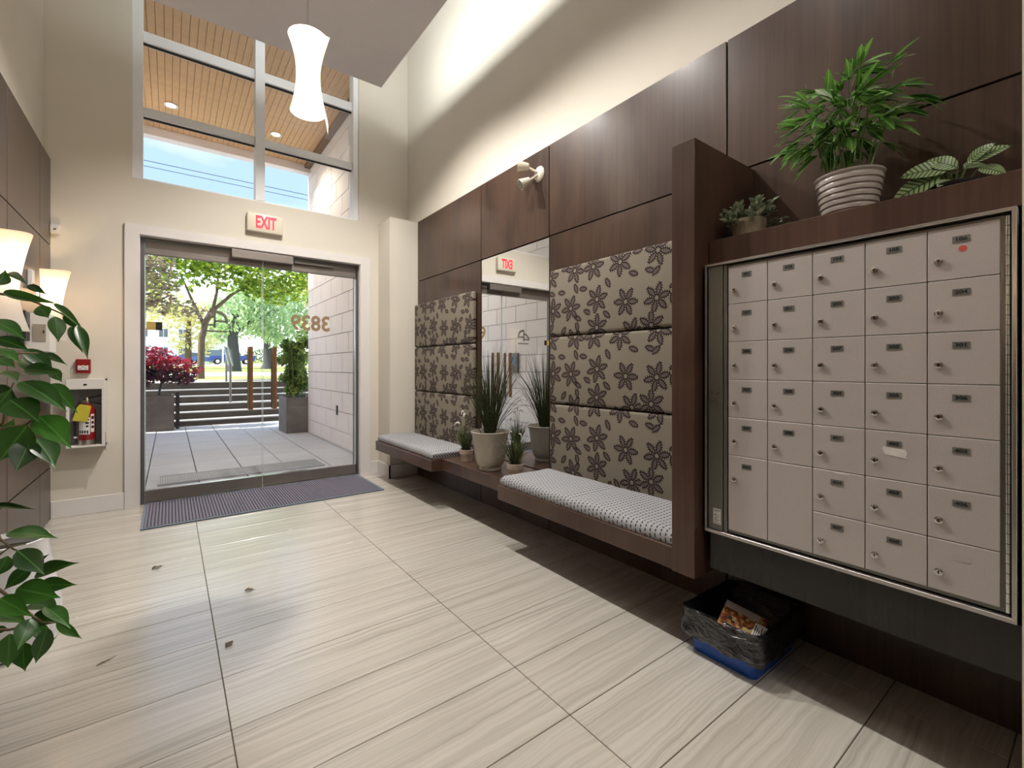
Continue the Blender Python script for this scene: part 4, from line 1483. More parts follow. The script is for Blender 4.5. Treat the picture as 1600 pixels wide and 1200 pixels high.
# ------------------------------------------------------------------ small things on the walls
ex = thing('exit_sign', 'EXIT sign with red letters above the glass doors', 'sign', (0.724, YB, 2.45))
MB().box(0.575, YB - 0.052, 2.450, 0.882, YB, 2.626).build('housing', M['ivory_plastic'], ex, bevel=0.010, bseg=3, smooth=True)
text('EXIT', 0.160, 0.001, 'letters', M['exit_red'], ex, face_mat((0.008, -0.053, 0.089), (1, 0, 0), (0, 0, 1)), 0.54, 0.0055)
md = thing('motion_detector', 'small white motion detector in the corner by the wood panels', 'detector', (-0.725, YB, 2.19))
MB().prism([(YB, 2.194), (YB, 2.268), (YB - 0.030, 2.268), (YB - 0.044, 2.240), (YB - 0.040, 2.205), (YB - 0.026, 2.194)], 'x', -0.733, -0.683).build('case', M['white_plastic'], md, bevel=0.003)
MB().box(-0.714, YB - 0.046, 2.222, -0.698, YB - 0.042, 2.229).build('lens', M['black_plastic'], md)

pu = thing('fire_alarm_pull', 'red fire alarm pull box on the cream wall above the extinguisher cabinet', 'alarm', (-0.548, YB, 1.12))
MB().box(-0.590, YB - 0.040, 1.120, -0.505, YB, 1.232).build('case', M['red'], pu, bevel=0.004)
MB().prism([(-0.578, 1.146), (-0.517, 1.146), (-0.517, 1.183), (-0.535, 1.178), (-0.548, 1.184), (-0.560, 1.178), (-0.578, 1.183)], 'y', YB - 0.050, YB - 0.040).build('pull_bar', M['white_plastic'], pu, bevel=0.001, bseg=1)
MB().prism([(-0.556, 1.168), (-0.540, 1.168), (-0.548, 1.176)], 'y', YB - 0.0508, YB - 0.050).box(-0.572, YB - 0.0508, 1.158, -0.556, YB - 0.05, 1.161).box(-0.540, YB - 0.0508, 1.158, -0.524, YB - 0.05, 1.161).build('print', M['ink'], pu)

cb = thing('extinguisher_cabinet', 'white open-faced wall cabinet holding the red extinguisher', 'cabinet', (-0.523, YB, 0.55))
CX0, CX1, CZ0, CZ1, CYF = -0.632, -0.408, 0.550, 1.076, YB - 0.135
c_ = MB()
c_.box(CX0, CYF, CZ0, CX0 + 0.012, YB, CZ1).box(CX1 - 0.012, CYF, CZ0, CX1, YB, CZ1).box(CX0, CYF, CZ0, CX1, YB, CZ0 + 0.012).box(CX0, CYF, CZ1 - 0.012, CX1, YB, CZ1)
c_.build('case', M['white_plastic'], cb)
MB().box(CX0 + 0.012, YB - 0.012, CZ0 + 0.012, CX1 - 0.012, YB - 0.002, CZ1 - 0.012).build('back_plate', plain('grey_cabinet_lining', (0.30, 0.31, 0.31), 0.5), cb)
d_ = MB()
d_.box(CX0, CYF - 0.014, CZ1 - 0.078, CX1, CYF - 0.001, CZ1).box(CX0, CYF - 0.014, CZ0, CX0 + 0.019, CYF - 0.001, CZ1 - 0.078).box(CX1 - 0.021, CYF - 0.014, CZ0, CX1, CYF - 0.001, CZ1 - 0.078).box(CX0 + 0.019, CYF - 0.014, CZ0, CX1 - 0.021, CYF - 0.001, CZ0 + 0.014)
dr = d_.build('door', M['white_plastic'], cb, bevel=0.0015, bseg=1)
MB().disc((-0.526, CYF - 0.014, CZ1 - 0.042), (0, -1, 0), 0.008, 0.002, 14).box(-0.526, CYF - 0.016, CZ1 - 0.046, -0.512, CYF - 0.014, CZ1 - 0.038).build('latch', M['ink'], dr)
MB().box(CX1 - 0.001, CYF - 0.010, 0.515, CX1 + 0.003, CYF - 0.002, 0.660).build('hinge_rod', M['steel_dark'], dr)

fe = thing('fire_extinguisher', 'red fire extinguisher with a yellow tag inside the white wall cabinet', 'extinguisher', (-0.520, YB - 0.078, CZ0 + 0.012))
ec = (-0.520, YB - 0.078, CZ0 + 0.0125)
MB().lathe([(0.001, 0), (0.048, 0), (0.050, 0.004), (0.050, 0.260), (0.046, 0.285), (0.030, 0.308), (0.018, 0.318), (0.016, 0.33)], c=ec, seg=32, close=False).build('cylinder', M['red'], fe, smooth=True)
MB().lathe([(0.0505, 0.002), (0.0505, 0.040)], c=ec, seg=32, close=False).build('base_band', M['brushed'], fe, smooth=True)
pn = MB()


def patch(cx, cy_, r, a0, a1, z0, z1, n=8):
    vs, fs = [], []
    for i in range(n + 1):
        a = math.radians(a0 + (a1 - a0) * i / n)
        vs += [(cx + r * math.cos(a), cy_ + r * math.sin(a), z0), (cx + r * math.cos(a), cy_ + r * math.sin(a), z1)]
    for i in range(n):
        fs.append((2 * i, 2 * i + 2, 2 * i + 3, 2 * i + 1))
    return MB().add(vs, fs)


lbp = patch(ec[0], ec[1], 0.0507, -150, -65, ec[2] + 0.085, ec[2] + 0.215).build('paper_label', M['paper'], fe, smooth=True)
patch(ec[0], ec[1], 0.0507, -60, -30, ec[2] + 0.10, ec[2] + 0.24).build('paper_label', M['paper'], fe, smooth=True)
inkp = MB()
for k, (a0, a1, z0, z1) in enumerate(((-95, -72, .19, .205), (-95, -72, .165, .18), (-92, -75, .14, .155), (-140, -128, .095, .115), (-122, -110, .095, .115), (-104, -92, .095, .115), (-86, -76, .09, .115), (-56, -36, .20, .225), (-55, -35, .165, .185), (-55, -35, .13, .15))):
    pp = patch(ec[0], ec[1], 0.0512, a0, a1, ec[2] + z0, ec[2] + z1, 4)
    inkp.add(pp.v, pp.f)
inkp.build('print', M['ink'], fe)['kind'] = 'stuff'
vz = ec[2] + 0.33
MB().lathe([(0.020, 0), (0.022, 0.01), (0.016, 0.028), (0.012, 0.045)], c=(ec[0], ec[1], vz - 0.006), seg=20).build('valve', M['brushed'], fe, smooth=True)
MB().tube([(ec[0] - 0.02, ec[1], vz + 0.025), (ec[0] + 0.03, ec[1] - 0.01, vz + 0.040), (ec[0] + 0.088, ec[1] - 0.03, vz + 0.055)], 0.0065, 8).build('handle', M['black_plastic'], fe, smooth=True)
MB().tube([(ec[0], ec[1], vz + 0.008), (ec[0] + 0.045, ec[1] - 0.015, vz - 0.004), (ec[0] + 0.088, ec[1] - 0.03, vz - 0.016)], 0.006, 8).build('lever', M['black_plastic'], fe, smooth=True)
MB().tube([(ec[0] - 0.012, ec[1] - 0.005, vz + 0.01), (ec[0] - 0.045, ec[1] - 0.015, vz - 0.004), (ec[0] - 0.068, ec[1] - 0.012, vz - 0.06), (ec[0] - 0.072, ec[1] - 0.004, vz - 0.16), (ec[0] - 0.068, ec[1], vz - 0.27), (ec[0] - 0.064, ec[1], vz - 0.30)], 0.008, 10).build('hose', M['black_plastic'], fe, smooth=True)
MB().tube([(ec[0] - 0.066, ec[1], vz - 0.262), (ec[0] - 0.066, ec[1], vz - 0.275)], 0.011, 10).build('hose_clip', M['white_plastic'], fe)
MB().disc((ec[0] - 0.018, ec[1] - 0.024, vz + 0.005), (-0.3, -1, 0.2), 0.012, 0.008, 16).build('gauge', M['brass'], fe)
tgm = MB().prism([(-0.598, 0.757), (-0.512, 0.744), (-0.490, 0.868), (-0.555, 0.884), (-0.572, 0.860)], 'y', YB - 0.1330, YB - 0.1322)
tgm.build('inspection_tag', M['yellow'], fe)

# emergency light with two heads on the wood panels
eL = thing('emergency_light', 'ivory twin-head emergency light high on the wood panels', 'lamp', (XP, 2.535, 2.58))
MB().lathe([(0.001, 0.022), (0.03, 0.020), (0.052, 0.010), (0.058, 0)], seg=32, close=False, m=Matrix.Rotation(-PI / 2, 3, 'Y') @ Matrix.Diagonal((1, 0.9, 1)), c=(XP - 0.001, 2.522, 2.578)).build('base_plate', M['ivory_plastic'], eL, smooth=True)
for dy, dz, ax in ((0.055, 0.055, (-0.72, 0.62, 0.10)), (0.040, -0.055, (-0.80, 0.35, -0.48))):
    a = Vector(ax).normalized()
    j = Vector((XP - 0.035, 2.522 + dy * 0.4, 2.578 + dz * 0.45))
    b = Vector((XP - 0.075, 2.522 + dy, 2.578 + dz))
    MB().tube([(XP - 0.02, 2.522, 2.578 + dz * 0.2), j, b], 0.009, 8).build('swivel_arm', M['ivory_plastic'], eL, smooth=True)
    hd = MB().tube([b - a * 0.020, b - a * 0.012, b + a * 0.03, b + a * 0.062, b + a * 0.066], [0.012, 0.024, 0.032, 0.039, 0.039], 20).build('lamp_head', M['ivory_plastic'], eL, smooth=True)
    MB().tube([b + a * 0.066, b + a * 0.0675], 0.033, 20).build('lens', M['steel_dark'], hd)

# left wall fittings
th = thing('wall_thermostat', 'narrow white wall control above the intercom, on the wood panels', 'control', (XL, 4.22, 1.68))
MB().box(XL, 4.195, 1.678, XL + 0.022, 4.268, 1.800).build('case', M['white_plastic'], th, bevel=0.003)
MB().box(XL + 0.022, 4.215, 1.700, XL + 0.025, 4.248, 1.712).build('slider', M['steel_dark'], th)
ic = thing('intercom_box', 'white intercom box with a grey screen, under the far wall sconce', 'intercom', (XL, 4.2, 1.27))
MB().box(XL, 4.115, 1.265, XL + 0.118, 4.300, 1.512).build('case', M['white_plastic'], ic, bevel=0.004)
MB().box(XL + 0.038, 4.112, 1.332, XL + 0.098, 4.1155, 1.442).build('screen', plain('grey_screen', (0.36, 0.31, 0.26), 0.2), ic)
MB().box(XL + 0.085, 4.110, 1.385, XL + 0.091, 4.1122, 1.405).build('key', M['ink'], ic)
pnl = thing('control_box', 'slim black box on the wood panels beside the white intercom', 'box', (XL, 4.03, 1.3))
MB().box(XL, 3.985, 1.330, XL + 0.03, 4.095, 1.515).build('case', M['black_plastic'], pnl, bevel=0.003)
MB().box(XL + 0.03, 4.01, 1.43, XL + 0.032, 4.07, 1.49).build('screen', M['steel_dark'], pnl)

# white bell-shaped pot on the floor
wp = thing('floor_pot', 'white bell-shaped pot on the floor against the wood panels', 'pot', (-0.545, 2.76, 0))
MB().lathe([(0.001, 0), (0.140, 0), (0.156, 0.012), (0.165, 0.06), (0.168, 0.15), (0.150, 0.26), (0.132, 0.36), (0.126, 0.425), (0.130, 0.445), (0.122, 0.447), (0.116, 0.425)], seg=48, close=False).build('pot_body', M['ceramic_white'], wp, smooth=True, local=True)
MB().lathe([(0.001, 0.40), (0.108, 0.402)], seg=30, close=False).build('soil', M['soil'], wp, local=True)

# dry leaves and bits on the tiles
rng = random.Random(31)
for (x, y, s_, rot, lab) in ((-0.062, 3.336, 0.050, 0.5, 'curled dry brown leaf nearest the entrance mat'), (0.330, 2.712, 0.040, -0.2, 'small dark dry leaf midway across the tiles'),
                             (0.198, 2.231, 0.042, 0.9, 'pale dry leaf by the long tile joint'), (-0.208, 2.396, 0.055, 0.55, 'thin dry twig-like leaf near the ficus')):
    q = thing('dry_leaf', lab, 'leaf', (x, y, 0), 'dry leaves on the tiles')
    vs, fs = [], []
    n = 8
    thin = 0.25 if 'twig' in lab else 1.0
    for i in range(n + 1):
        t = i / n
        w = s_ * 0.33 * thin * math.sin(PI * t) * (1 + 0.35 * math.sin(t * 19))
        h = 0.001 + s_ * 0.14 * math.sin(PI * t) * thin
        for u in (-1, 0, 1):
            vs.append(((t - 0.5) * s_, u * w, h + (abs(u) * 0.16 * s_ * thin * (0.6 + 0.4 * math.sin(7 * t)) if u else 0)))
    for i in range(n):
        for u in range(2):
            fs.append((i * 3 + u, i * 3 + 3 + u, i * 3 + 4 + u, i * 3 + 1 + u))
    o = MB().add([tuple(Matrix.Rotation(rot, 3, 'Z') @ Vector(p)) for p in vs], fs).build('blade', M['dry_leaf'], q, local=True, smooth=True)
    MB().tube([tuple(Matrix.Rotation(rot, 3, 'Z') @ Vector((s_ * 0.5, 0, 0.002))), tuple(Matrix.Rotation(rot, 3, 'Z') @ Vector((s_ * 0.75, s_ * 0.1, 0.002)))], 0.0008, 4).build('stalk', M['dry_leaf'], q, local=True)

# ------------------------------------------------------------------ ficus
FICUS_LEAVES = [
    (-0.297, 1.510, 0.788, -0.204, 1.425, 0.789, 0.33, -0.75, 0.72, 0.66),
    (-0.267, 1.438, 0.766, -0.218, 1.394, 0.718, 0.46, -1.28, 0.52, 1.17),
    (-0.275, 1.406, 0.767, -0.299, 1.432, 0.714, 0.29, -0.66, 0.34, 1.05),
    (-0.269, 1.614, 0.670, -0.240, 1.565, 0.709, -0.03, -0.92, 0.57, 0.48),
    (-0.252, 1.514, 0.681, -0.172, 1.392, 0.733, -0.06, -1.10, 0.76, 0.48),
    (-0.235, 1.438, 0.681, -0.169, 1.384, 0.684, -0.10, -0.73, 0.39, 0.79),
    (-0.266, 1.425, 0.687, -0.191, 1.352, 0.676, -0.11, -1.28, 0.76, 1.03),
    (-0.251, 1.476, 0.713, -0.294, 1.461, 0.678, -0.02, -0.60, 0.74, 1.35),
    (-0.259, 1.494, 0.621, -0.198, 1.407, 0.634, 0.47, -0.90, 0.68, 0.79),
    (-0.219, 1.401, 0.643, -0.166, 1.315, 0.623, 0.44, -0.79, 0.85, 0.67),
    (-0.203, 1.414, 0.598, -0.158, 1.385, 0.559, -0.02, -1.01, 0.47, 0.62),
    (-0.253, 1.490, 0.593, -0.203, 1.400, 0.605, -0.16, -1.06, 0.66, 0.70),
    (-0.236, 1.377, 0.634, -0.244, 1.321, 0.600, 0.29, -1.03, 0.53, 1.18),
    (-0.269, 1.389, 0.608, -0.272, 1.390, 0.533, 0.16, -1.03, 0.63, 1.19),
    (-0.259, 1.444, 0.560, -0.256, 1.432, 0.498, -0.15, -0.57, 0.41, 1.32),
    (-0.212, 1.384, 0.604, -0.232, 1.393, 0.524, 0.39, -1.25, 0.79, 0.83),
    (-0.282, 1.386, 0.687, -0.226, 1.310, 0.666, 0.23, -1.27, 0.36, 0.79),
    (-0.309, 1.494, 0.615, -0.247, 1.399, 0.623, 0.50, -1.13, 0.73, 0.68),
    (-0.314, 1.498, 0.580, -0.288, 1.485, 0.579, 0.49, -1.02, 0.54, 1.18),
    (-0.246, 1.497, 0.571, -0.228, 1.460, 0.538, 0.34, -1.19, 0.75, 1.04),
    (-0.320, 1.502, 0.858, -0.243, 1.442, 0.853, 0.44, -1.29, 0.68, 0.30),
    (-0.312, 1.597, 1.393, -0.267, 1.507, 1.363, 0.07, -0.90, 0.33, 0.39),
    (-0.309, 1.494, 1.348, -0.283, 1.438, 1.373, 0.49, -0.94, 0.03, 0.97),
    (-0.327, 1.632, 1.350, -0.220, 1.514, 1.319, -0.06, -1.28, -0.03, 0.30),
    (-0.285, 1.626, 1.370, -0.245, 1.586, 1.348, 0.51, -1.22, -0.09, 0.64),
    (-0.246, 1.510, 1.309, -0.229, 1.508, 1.282, 0.18, -1.05, 0.03, 2.10),
    (-0.213, 1.472, 1.284, -0.203, 1.447, 1.224, 0.37, -1.02, 0.15, 1.02),
    (-0.229, 1.559, 1.321, -0.163, 1.451, 1.260, 0.42, -1.32, 0.16, 0.25),
    (-0.204, 1.515, 1.292, -0.173, 1.493, 1.255, -0.13, -0.83, 0.40, 0.84),
    (-0.192, 1.506, 1.264, -0.166, 1.472, 1.202, 0.32, -1.27, 0.17, 0.68),
    (-0.179, 1.497, 1.267, -0.151, 1.425, 1.188, 0.35, -1.14, 0.18, 0.46),
    (-0.273, 1.529, 1.209, -0.217, 1.500, 1.157, 0.41, -0.65, 0.22, 0.98),
    (-0.248, 1.573, 1.199, -0.200, 1.512, 1.175, 0.30, -1.00, 0.13, 0.48),
    (-0.262, 1.459, 1.160, -0.192, 1.374, 1.157, -0.09, -1.07, 0.50, 0.64),
    (-0.227, 1.507, 1.164, -0.205, 1.501, 1.131, 0.23, -0.99, 0.18, 1.24),
    (-0.214, 1.423, 1.129, -0.160, 1.327, 1.074, -0.03, -0.79, 0.48, 0.57),
    (-0.259, 1.419, 1.135, -0.174, 1.320, 1.081, 0.36, -0.79, 0.39, 0.73),
    (-0.266, 1.374, 1.098, -0.216, 1.324, 1.058, 0.36, -1.08, 0.42, 1.48),
    (-0.225, 1.381, 1.061, -0.165, 1.295, 1.004, 0.13, -0.80, 0.44, 0.98),
    (-0.228, 1.371, 1.015, -0.186, 1.299, 0.965, 0.46, -0.88, 0.42, 1.03),
    (-0.231, 1.348, 1.014, -0.243, 1.296, 0.962, 0.21, -1.15, 0.47, 1.31),
    (-0.235, 1.339, 1.046, -0.274, 1.340, 0.976, 0.41, -0.87, 0.51, 1.54),
    (-0.317, 1.500, 1.271, -0.250, 1.413, 1.231, 0.29, -0.81, 0.36, 0.66),
    (-0.310, 1.470, 1.206, -0.254, 1.391, 1.182, 0.43, -0.72, 0.32, 0.69),
    (-0.318, 1.526, 1.232, -0.258, 1.491, 1.208, 0.51, -0.97, 0.23, 0.89),
    (-0.312, 1.497, 1.157, -0.258, 1.406, 1.141, 0.43, -0.68, 0.25, 0.77),
    (-0.303, 1.427, 1.069, -0.266, 1.389, 1.120, 0.35, -0.82, 0.13, 0.99),
    (-0.304, 1.465, 0.989, -0.272, 1.437, 1.053, 0.25, -0.86, 0.31, 1.13),
    (-0.332, 1.574, 1.187, -0.286, 1.524, 1.169, 0.39, -0.88, 0.35, 1.04),
    (-0.289, 1.604, 1.188, -0.249, 1.514, 1.149, -0.07, -1.03, 0.32, 0.55),
    (-0.332, 1.537, 1.113, -0.267, 1.441, 1.094, 0.33, -0.89, 0.06, 0.77),
    (-0.292, 1.481, 1.000, -0.263, 1.433, 0.962, -0.01, -1.29, 0.19, 0.95)]
FICUS_TWIGS = [
    [(-0.412, 1.709, 1.354), (-0.349, 1.661, 1.349), (-0.298, 1.611, 1.340), (-0.262, 1.571, 1.324), (-0.225, 1.531, 1.304), (-0.194, 1.508, 1.286), (-0.174, 1.493, 1.269)],
    [(-0.379, 1.534, 0.988), (-0.323, 1.492, 1.002), (-0.294, 1.471, 1.044), (-0.289, 1.466, 1.094), (-0.281, 1.485, 1.131)],
    [(-0.327, 1.470, 1.036), (-0.280, 1.422, 1.034), (-0.243, 1.382, 1.044), (-0.228, 1.371, 1.060), (-0.221, 1.378, 1.075)],
    [(-0.243, 1.382, 1.044), (-0.231, 1.361, 1.030), (-0.225, 1.356, 1.013)],
    [(-0.368, 1.526, 0.875), (-0.317, 1.488, 0.847), (-0.300, 1.475, 0.787), (-0.277, 1.458, 0.765), (-0.266, 1.450, 0.759)],
    [(-0.334, 1.500, 0.776), (-0.300, 1.475, 0.753), (-0.283, 1.462, 0.769), (-0.265, 1.499, 0.760)],
    [(-0.345, 1.509, 0.705), (-0.294, 1.445, 0.684), (-0.258, 1.406, 0.658), (-0.236, 1.390, 0.634), (-0.219, 1.376, 0.621), (-0.201, 1.388, 0.608)],
    [(-0.324, 1.455, 0.603), (-0.272, 1.404, 0.610), (-0.249, 1.399, 0.612), (-0.230, 1.410, 0.605)],
    [(-0.345, 1.509, 1.185), (-0.300, 1.475, 1.191), (-0.267, 1.488, 1.198), (-0.246, 1.510, 1.199)],
]

FB = Vector((-0.50, 1.42, 0))
fic = thing('ficus_tree', 'leafy green ficus tree beside the wood panels, branches reaching into the room', 'plant', FB)
MB().lathe([(0.001, 0), (0.12, 0), (0.155, 0.28), (0.16, 0.30), (0.148, 0.30), (0.14, 0.26)], seg=36, close=False).build('pot', M['terracotta'], fic, smooth=True, local=True)
MB().lathe([(0.001, 0.255), (0.141, 0.257)], seg=24, close=False).build('soil', M['soil'], fic, local=True)
MB().tube([(0, 0, 0.2), (0.01, 0.01, 0.6), (-0.01, 0.0, 1.0), (0.01, -0.01, 1.4), (0, 0, 1.75)], [0.016, 0.014, 0.012, 0.010, 0.005], 8).build('trunk', M['twig'], fic, local=True, smooth=True)
for tw in FICUS_TWIGS:
    p0 = Vector(tw[0])
    z = max(0.4, p0.z - 0.10)
    pts = [(FB.x, FB.y, z), tuple((Vector((FB.x, FB.y, z)) + p0) / 2 + Vector((0, 0, 0.03)))] + tw
    n = len(pts)
    MB().tube(pts, [0.0048 - 0.0034 * i / (n - 1) for i in range(n)], 6).build('branch', M['twig'], fic, smooth=True)
for bx, by, bz, tx_, ty_, tz_, nx, ny, nz, wr in FICUS_LEAVES:
    put_leaf(LF_FICUS, 'leaf', fic, (bx, by, bz), (tx_, ty_, tz_), (nx, ny, nz), wr)
rng = random.Random(8)
for k in range(60):
    a = rng.uniform(0, 2 * PI)
    z = rng.uniform(0.65, 1.75)
    r_ = rng.uniform(0.05, 0.17)
    b = Vector((FB.x + math.cos(a) * r_, FB.y + math.sin(a) * r_, z))
    t = b + Vector((math.cos(a) * 0.05, math.sin(a) * 0.05, rng.uniform(-0.09, 0.0)))
    if t.x < XL + 0.02 or b.x < XL + 0.02:
        continue
    put_leaf(LF_FICUS, 'leaf', fic, b, t, (math.cos(a), math.sin(a), 1.0), 1.0)

# ------------------------------------------------------------------ courtyard
court = struct(MB().box(-4.0, 5.04, -0.2, 5.0, 11.05, -0.018).build('ground_court', M['paver_joint']), 'courtyard paved in grey slabs')
PW, PD = 0.4345, 0.87
pav_me = MB().box(0.003, 0.003, -0.03, PW - 0.006, PD - 0.007, 0.0).mesh('paver', M['paver'], bevel=0.003, bseg=1)
for i in range(-2, 6):
    for k in range(0, 7):
        o = place(pav_me, 'paver', court, (-0.195 + i * PW, 5.12 + k * PD - (0.02 if i % 2 else 0.0), -0.006 + 0.002 * ((i * 7 + k * 3) % 3)))
for i in range(6, 11):
    for k in range(4, 7):
        place(pav_me, 'paver', court, (-0.195 + i * PW, 5.12 + k * PD, -0.006))
om = thing('outdoor_mat', 'pale grey scraper mat on the pavers outside the doors', 'mat', (0.7, 5.87, 0))
MB().box(-0.10, 5.66, -0.003, 1.48, 6.08, 0.006).build('base', M['paver'], om)
gr = MB()
for i in range(78):
    x = -0.085 + i * 0.02
    gr.box(x, 5.675, 0.006, x + 0.012, 6.065, 0.012)
gr.build('scraper_ribs', plain('grey_rubber', (0.30, 0.31, 0.33), 0.6), om)['kind'] = 'stuff'
MB().box(-0.10, 5.66, 0.006, -0.088, 6.08, 0.013).box(1.468, 5.66, 0.006, 1.48, 6.08, 0.013).box(-0.088, 5.66, 0.006, 1.468, 5.672, 0.013).box(-0.088, 6.068, 0.006, 1.468, 6.08, 0.013).build('border', M['paver'], om)

# side walls of the courtyard, clad in single stone blocks
SZ = 4.75


def clad_wall(nm, lab, xf, sgn, y0, y1):
    w = struct(MB().box(xf + sgn * 0.03, y0, -0.2, xf + sgn * 0.33, y1, SZ).build(nm, M['block_joint']), lab)
    H0, CH, BL = 0.23, 0.2875, 0.575
    z = H0 - CH
    row = 0
    while z < SZ - 0.01:
        za, zb = max(z, 0.0) + 0.004, min(z + CH, SZ) - 0.004
        y = y1 - (BL if row % 2 else BL / 2) - BL * 0.0
        ya = y1
        while ya > y0 + 0.01:
            yb = max(y, y0)
            MB().box(xf, yb + 0.005, za, xf + sgn * 0.03, ya - 0.005, zb).build('cladding_block', M['clad'], w, bevel=0.002, bseg=1, origin=(xf, yb, za))
            ya = yb
            y -= BL
        z += CH
        row += 1
    return w


wr_ = clad_wall('wall_court_right', 'courtyard wall of pale stone blocks', 2.0, 1, 5.11, 8.74)
# return end of the right wall
MB().box(2.0, 8.74, 0, 2.33, 8.76, SZ).build('cladding_end', M['clad'], wr_)
vent = MB().box(1.988, 6.94, 0.46, 2.0, 7.0, 0.60).build('wall_outlet', M['black_plastic'], None)
tag(vent, 'small black outlet cover low on the stone courtyard wall', 'outlet')
wl_ = clad_wall('wall_court_left', 'courtyard wall of pale stone blocks seen in the mirror', -0.5, -1, 5.11, 10.3)
ep = thing('entry_panel', 'dark entry phone panel on the stone wall, seen in the mirror', 'panel', (-0.5, 6.3, 1.25))
MB().box(-0.5, 6.18, 1.08, -0.46, 6.44, 1.42).build('case', M['steel_dark'], ep, bevel=0.005)
MB().box(-0.46, 6.22, 1.22, -0.457, 6.40, 1.38).build('screen', M['garage'], ep)

# cedar soffit over the courtyard
sof = struct(MB().box(-3.0, 5.11, SZ + 0.012, 2.4, 8.62, SZ + 0.30).build('ceiling_court', M['cedar_trim']), 'cedar plank soffit outside')
n_pl = 52
pw = 0.0725
pl_me = MB().box(0.002, 5.115, 0, pw - 0.002, 8.60, 0.012).mesh('plank', M['cedar'], bevel=0.002, bseg=1)
for i in range(n_pl):
    place(pl_me, 'plank', sof, (1.98 - (i + 1) * pw, 0, SZ))
MB().box(-3.0, 8.60, SZ - 0.12, 2.4, 8.76, SZ + 0.45).build('fascia_beam', M['clad'], sof)
MB().box(1.90, 5.115, SZ - 0.05, 1.999, 8.60, SZ - 0.001).build('soffit_trim', M['cedar_trim'], sof)
for x in (0.01, 1.30):
    q = thing('soffit_downlight', 'lit round downlight in the cedar soffit, %s' % ('over the stone wall end' if x > 1 else 'by the outer window frame'), 'lamp', (x, 7.73, SZ), 'soffit downlights')
    MB().lathe([(0.055, 0), (0.085, -0.001), (0.085, -0.010), (0.055, -0.006)], c=(x, 7.73, SZ - 0.0005), seg=28, close=False).build('trim_ring', M['white_plastic'], q, smooth=True)
    MB().lathe([(0.001, -0.006), (0.058, -0.006)], c=(x, 7.73, SZ), seg=28, close=False).build('lamp_disc', M['pot_disc'], q)
    spot_light('soffit_beam', (x, 7.73, SZ - 0.03), 140.0, (1.0, 0.82, 0.60), 130, 0.05)
# building mass above and beside
struct(MB().box(-6.0, 4.95, TOP + 0.1, 6.0, 8.7, 6.5).build('wall_upper_storey', M['clad']))
struct(MB().box(2.33, 5.11, -0.2, 6.0, 8.7, TOP + 0.1).build('wall_wing_east', M['clad']))
struct(MB().box(-6.0, 5.11, -0.2, -0.83, 10.2, TOP + 0.1).build('wall_wing_west', M['clad']))

# steps up to the garden
steps = struct(root('stairs', (0, 11.05, 0)), 'dark concrete garden steps with pale nosings')
SYs = [11.05, 11.37, 11.69, 12.15, 12.47, 12.79]
SZs = [0.113, 0.25, 0.392, 0.540, 0.672, 0.815]
for k in range(6):
    y1 = SYs[k + 1] if k < 5 else 13.2
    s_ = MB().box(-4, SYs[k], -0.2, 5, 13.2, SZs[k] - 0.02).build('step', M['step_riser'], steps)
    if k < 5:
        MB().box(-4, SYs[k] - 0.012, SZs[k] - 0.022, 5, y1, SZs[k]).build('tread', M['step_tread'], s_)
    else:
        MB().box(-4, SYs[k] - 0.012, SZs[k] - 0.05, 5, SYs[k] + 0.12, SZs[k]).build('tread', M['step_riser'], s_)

# garden ground climbing gently towards the road
prof = [(12.85, 0.814), (16, 0.83), (20, 0.84), (24, 0.86), (30, 0.95), (36, 1.07), (48, 1.32), (60, 1.46), (76, 1.70), (110, 2.4), (160, 3.5)]
gm = {}


def ground_z(y):
    for (a, za), (b, zb) in zip(prof[:-1], prof[1:]):
        if a <= y <= b:
            return za + (zb - za) * (y - a) / (b - a)
    return prof[-1][1]


def strip(nm, y0, y1, mat, lab=None, lift=0.0, x0=-60, x1=110):
    yy_ = [y0] + [p_[0] for p_ in prof if y0 < p_[0] < y1] + [y1]
    vs, fs = [], []
    for y in yy_:
        for x in (x0, x1):
            vs += [(x, y, ground_z(y) + lift)]
    for i in range(len(yy_) - 1):
        a = 2 * i
        fs.append((a, a + 1, a + 3, a + 2))
    return struct(MB().add(vs, fs).build(nm, mat), lab)


strip('ground_plaza', 12.85, 15.2, M['plaza'], 'leaf-strewn landing above the steps')
strip('ground_lawn', 15.2, 160, M['lawn'], 'sunlit lawn')
strip('path_garden', 19.5, 27.5, M['path'], 'pale concrete path', 0.01)
strip('road_street', 46, 80, M['road'], 'pale street', 0.01)

# planters
pL = thing('planter', 'dark concrete planter with the red maple, beside the garden steps', 'planter', (-0.2, 10.75, 0), 'concrete planters')
MB().box(-0.46, 10.50, -0.004, 0.06, 10.54, 0.65).box(-0.46, 10.96, -0.004, 0.06, 11.0, 0.65).box(-0.46, 10.54, -0.004, -0.42, 10.96, 0.65).box(0.02, 10.54, -0.004, 0.06, 10.96, 0.65).build('planter_box', M['concrete'], pL)
MB().box(-0.42, 10.54, 0.3, 0.02, 10.96, 0.61).build('soil', plain('mossy_soil', (0.10, 0.14, 0.03), 0.9, var=0.4, vscale=30), pL)
pR = thing('planter', 'dark concrete planter with green bamboo at the end of the stone wall', 'planter', (1.85, 9.1, 0), 'concrete planters')
x0, x1, y0, y1 = 1.640, 2.12, 8.765, 9.46
MB().box(x0, y0, -0.004, x1, y0 + 0.04, 0.63).box(x0, y1 - 0.04, -0.004, x1, y1, 0.63).box(x0, y0 + 0.04, -0.004, x0 + 0.04, y1 - 0.04, 0.63).box(x1 - 0.04, y0 + 0.04, -0.004, x1, y1 - 0.04, 0.63).build('planter_box', plain('grey_concrete_planter', (0.20, 0.19, 0.185), 0.85, var=0.25, vscale=4), pR)
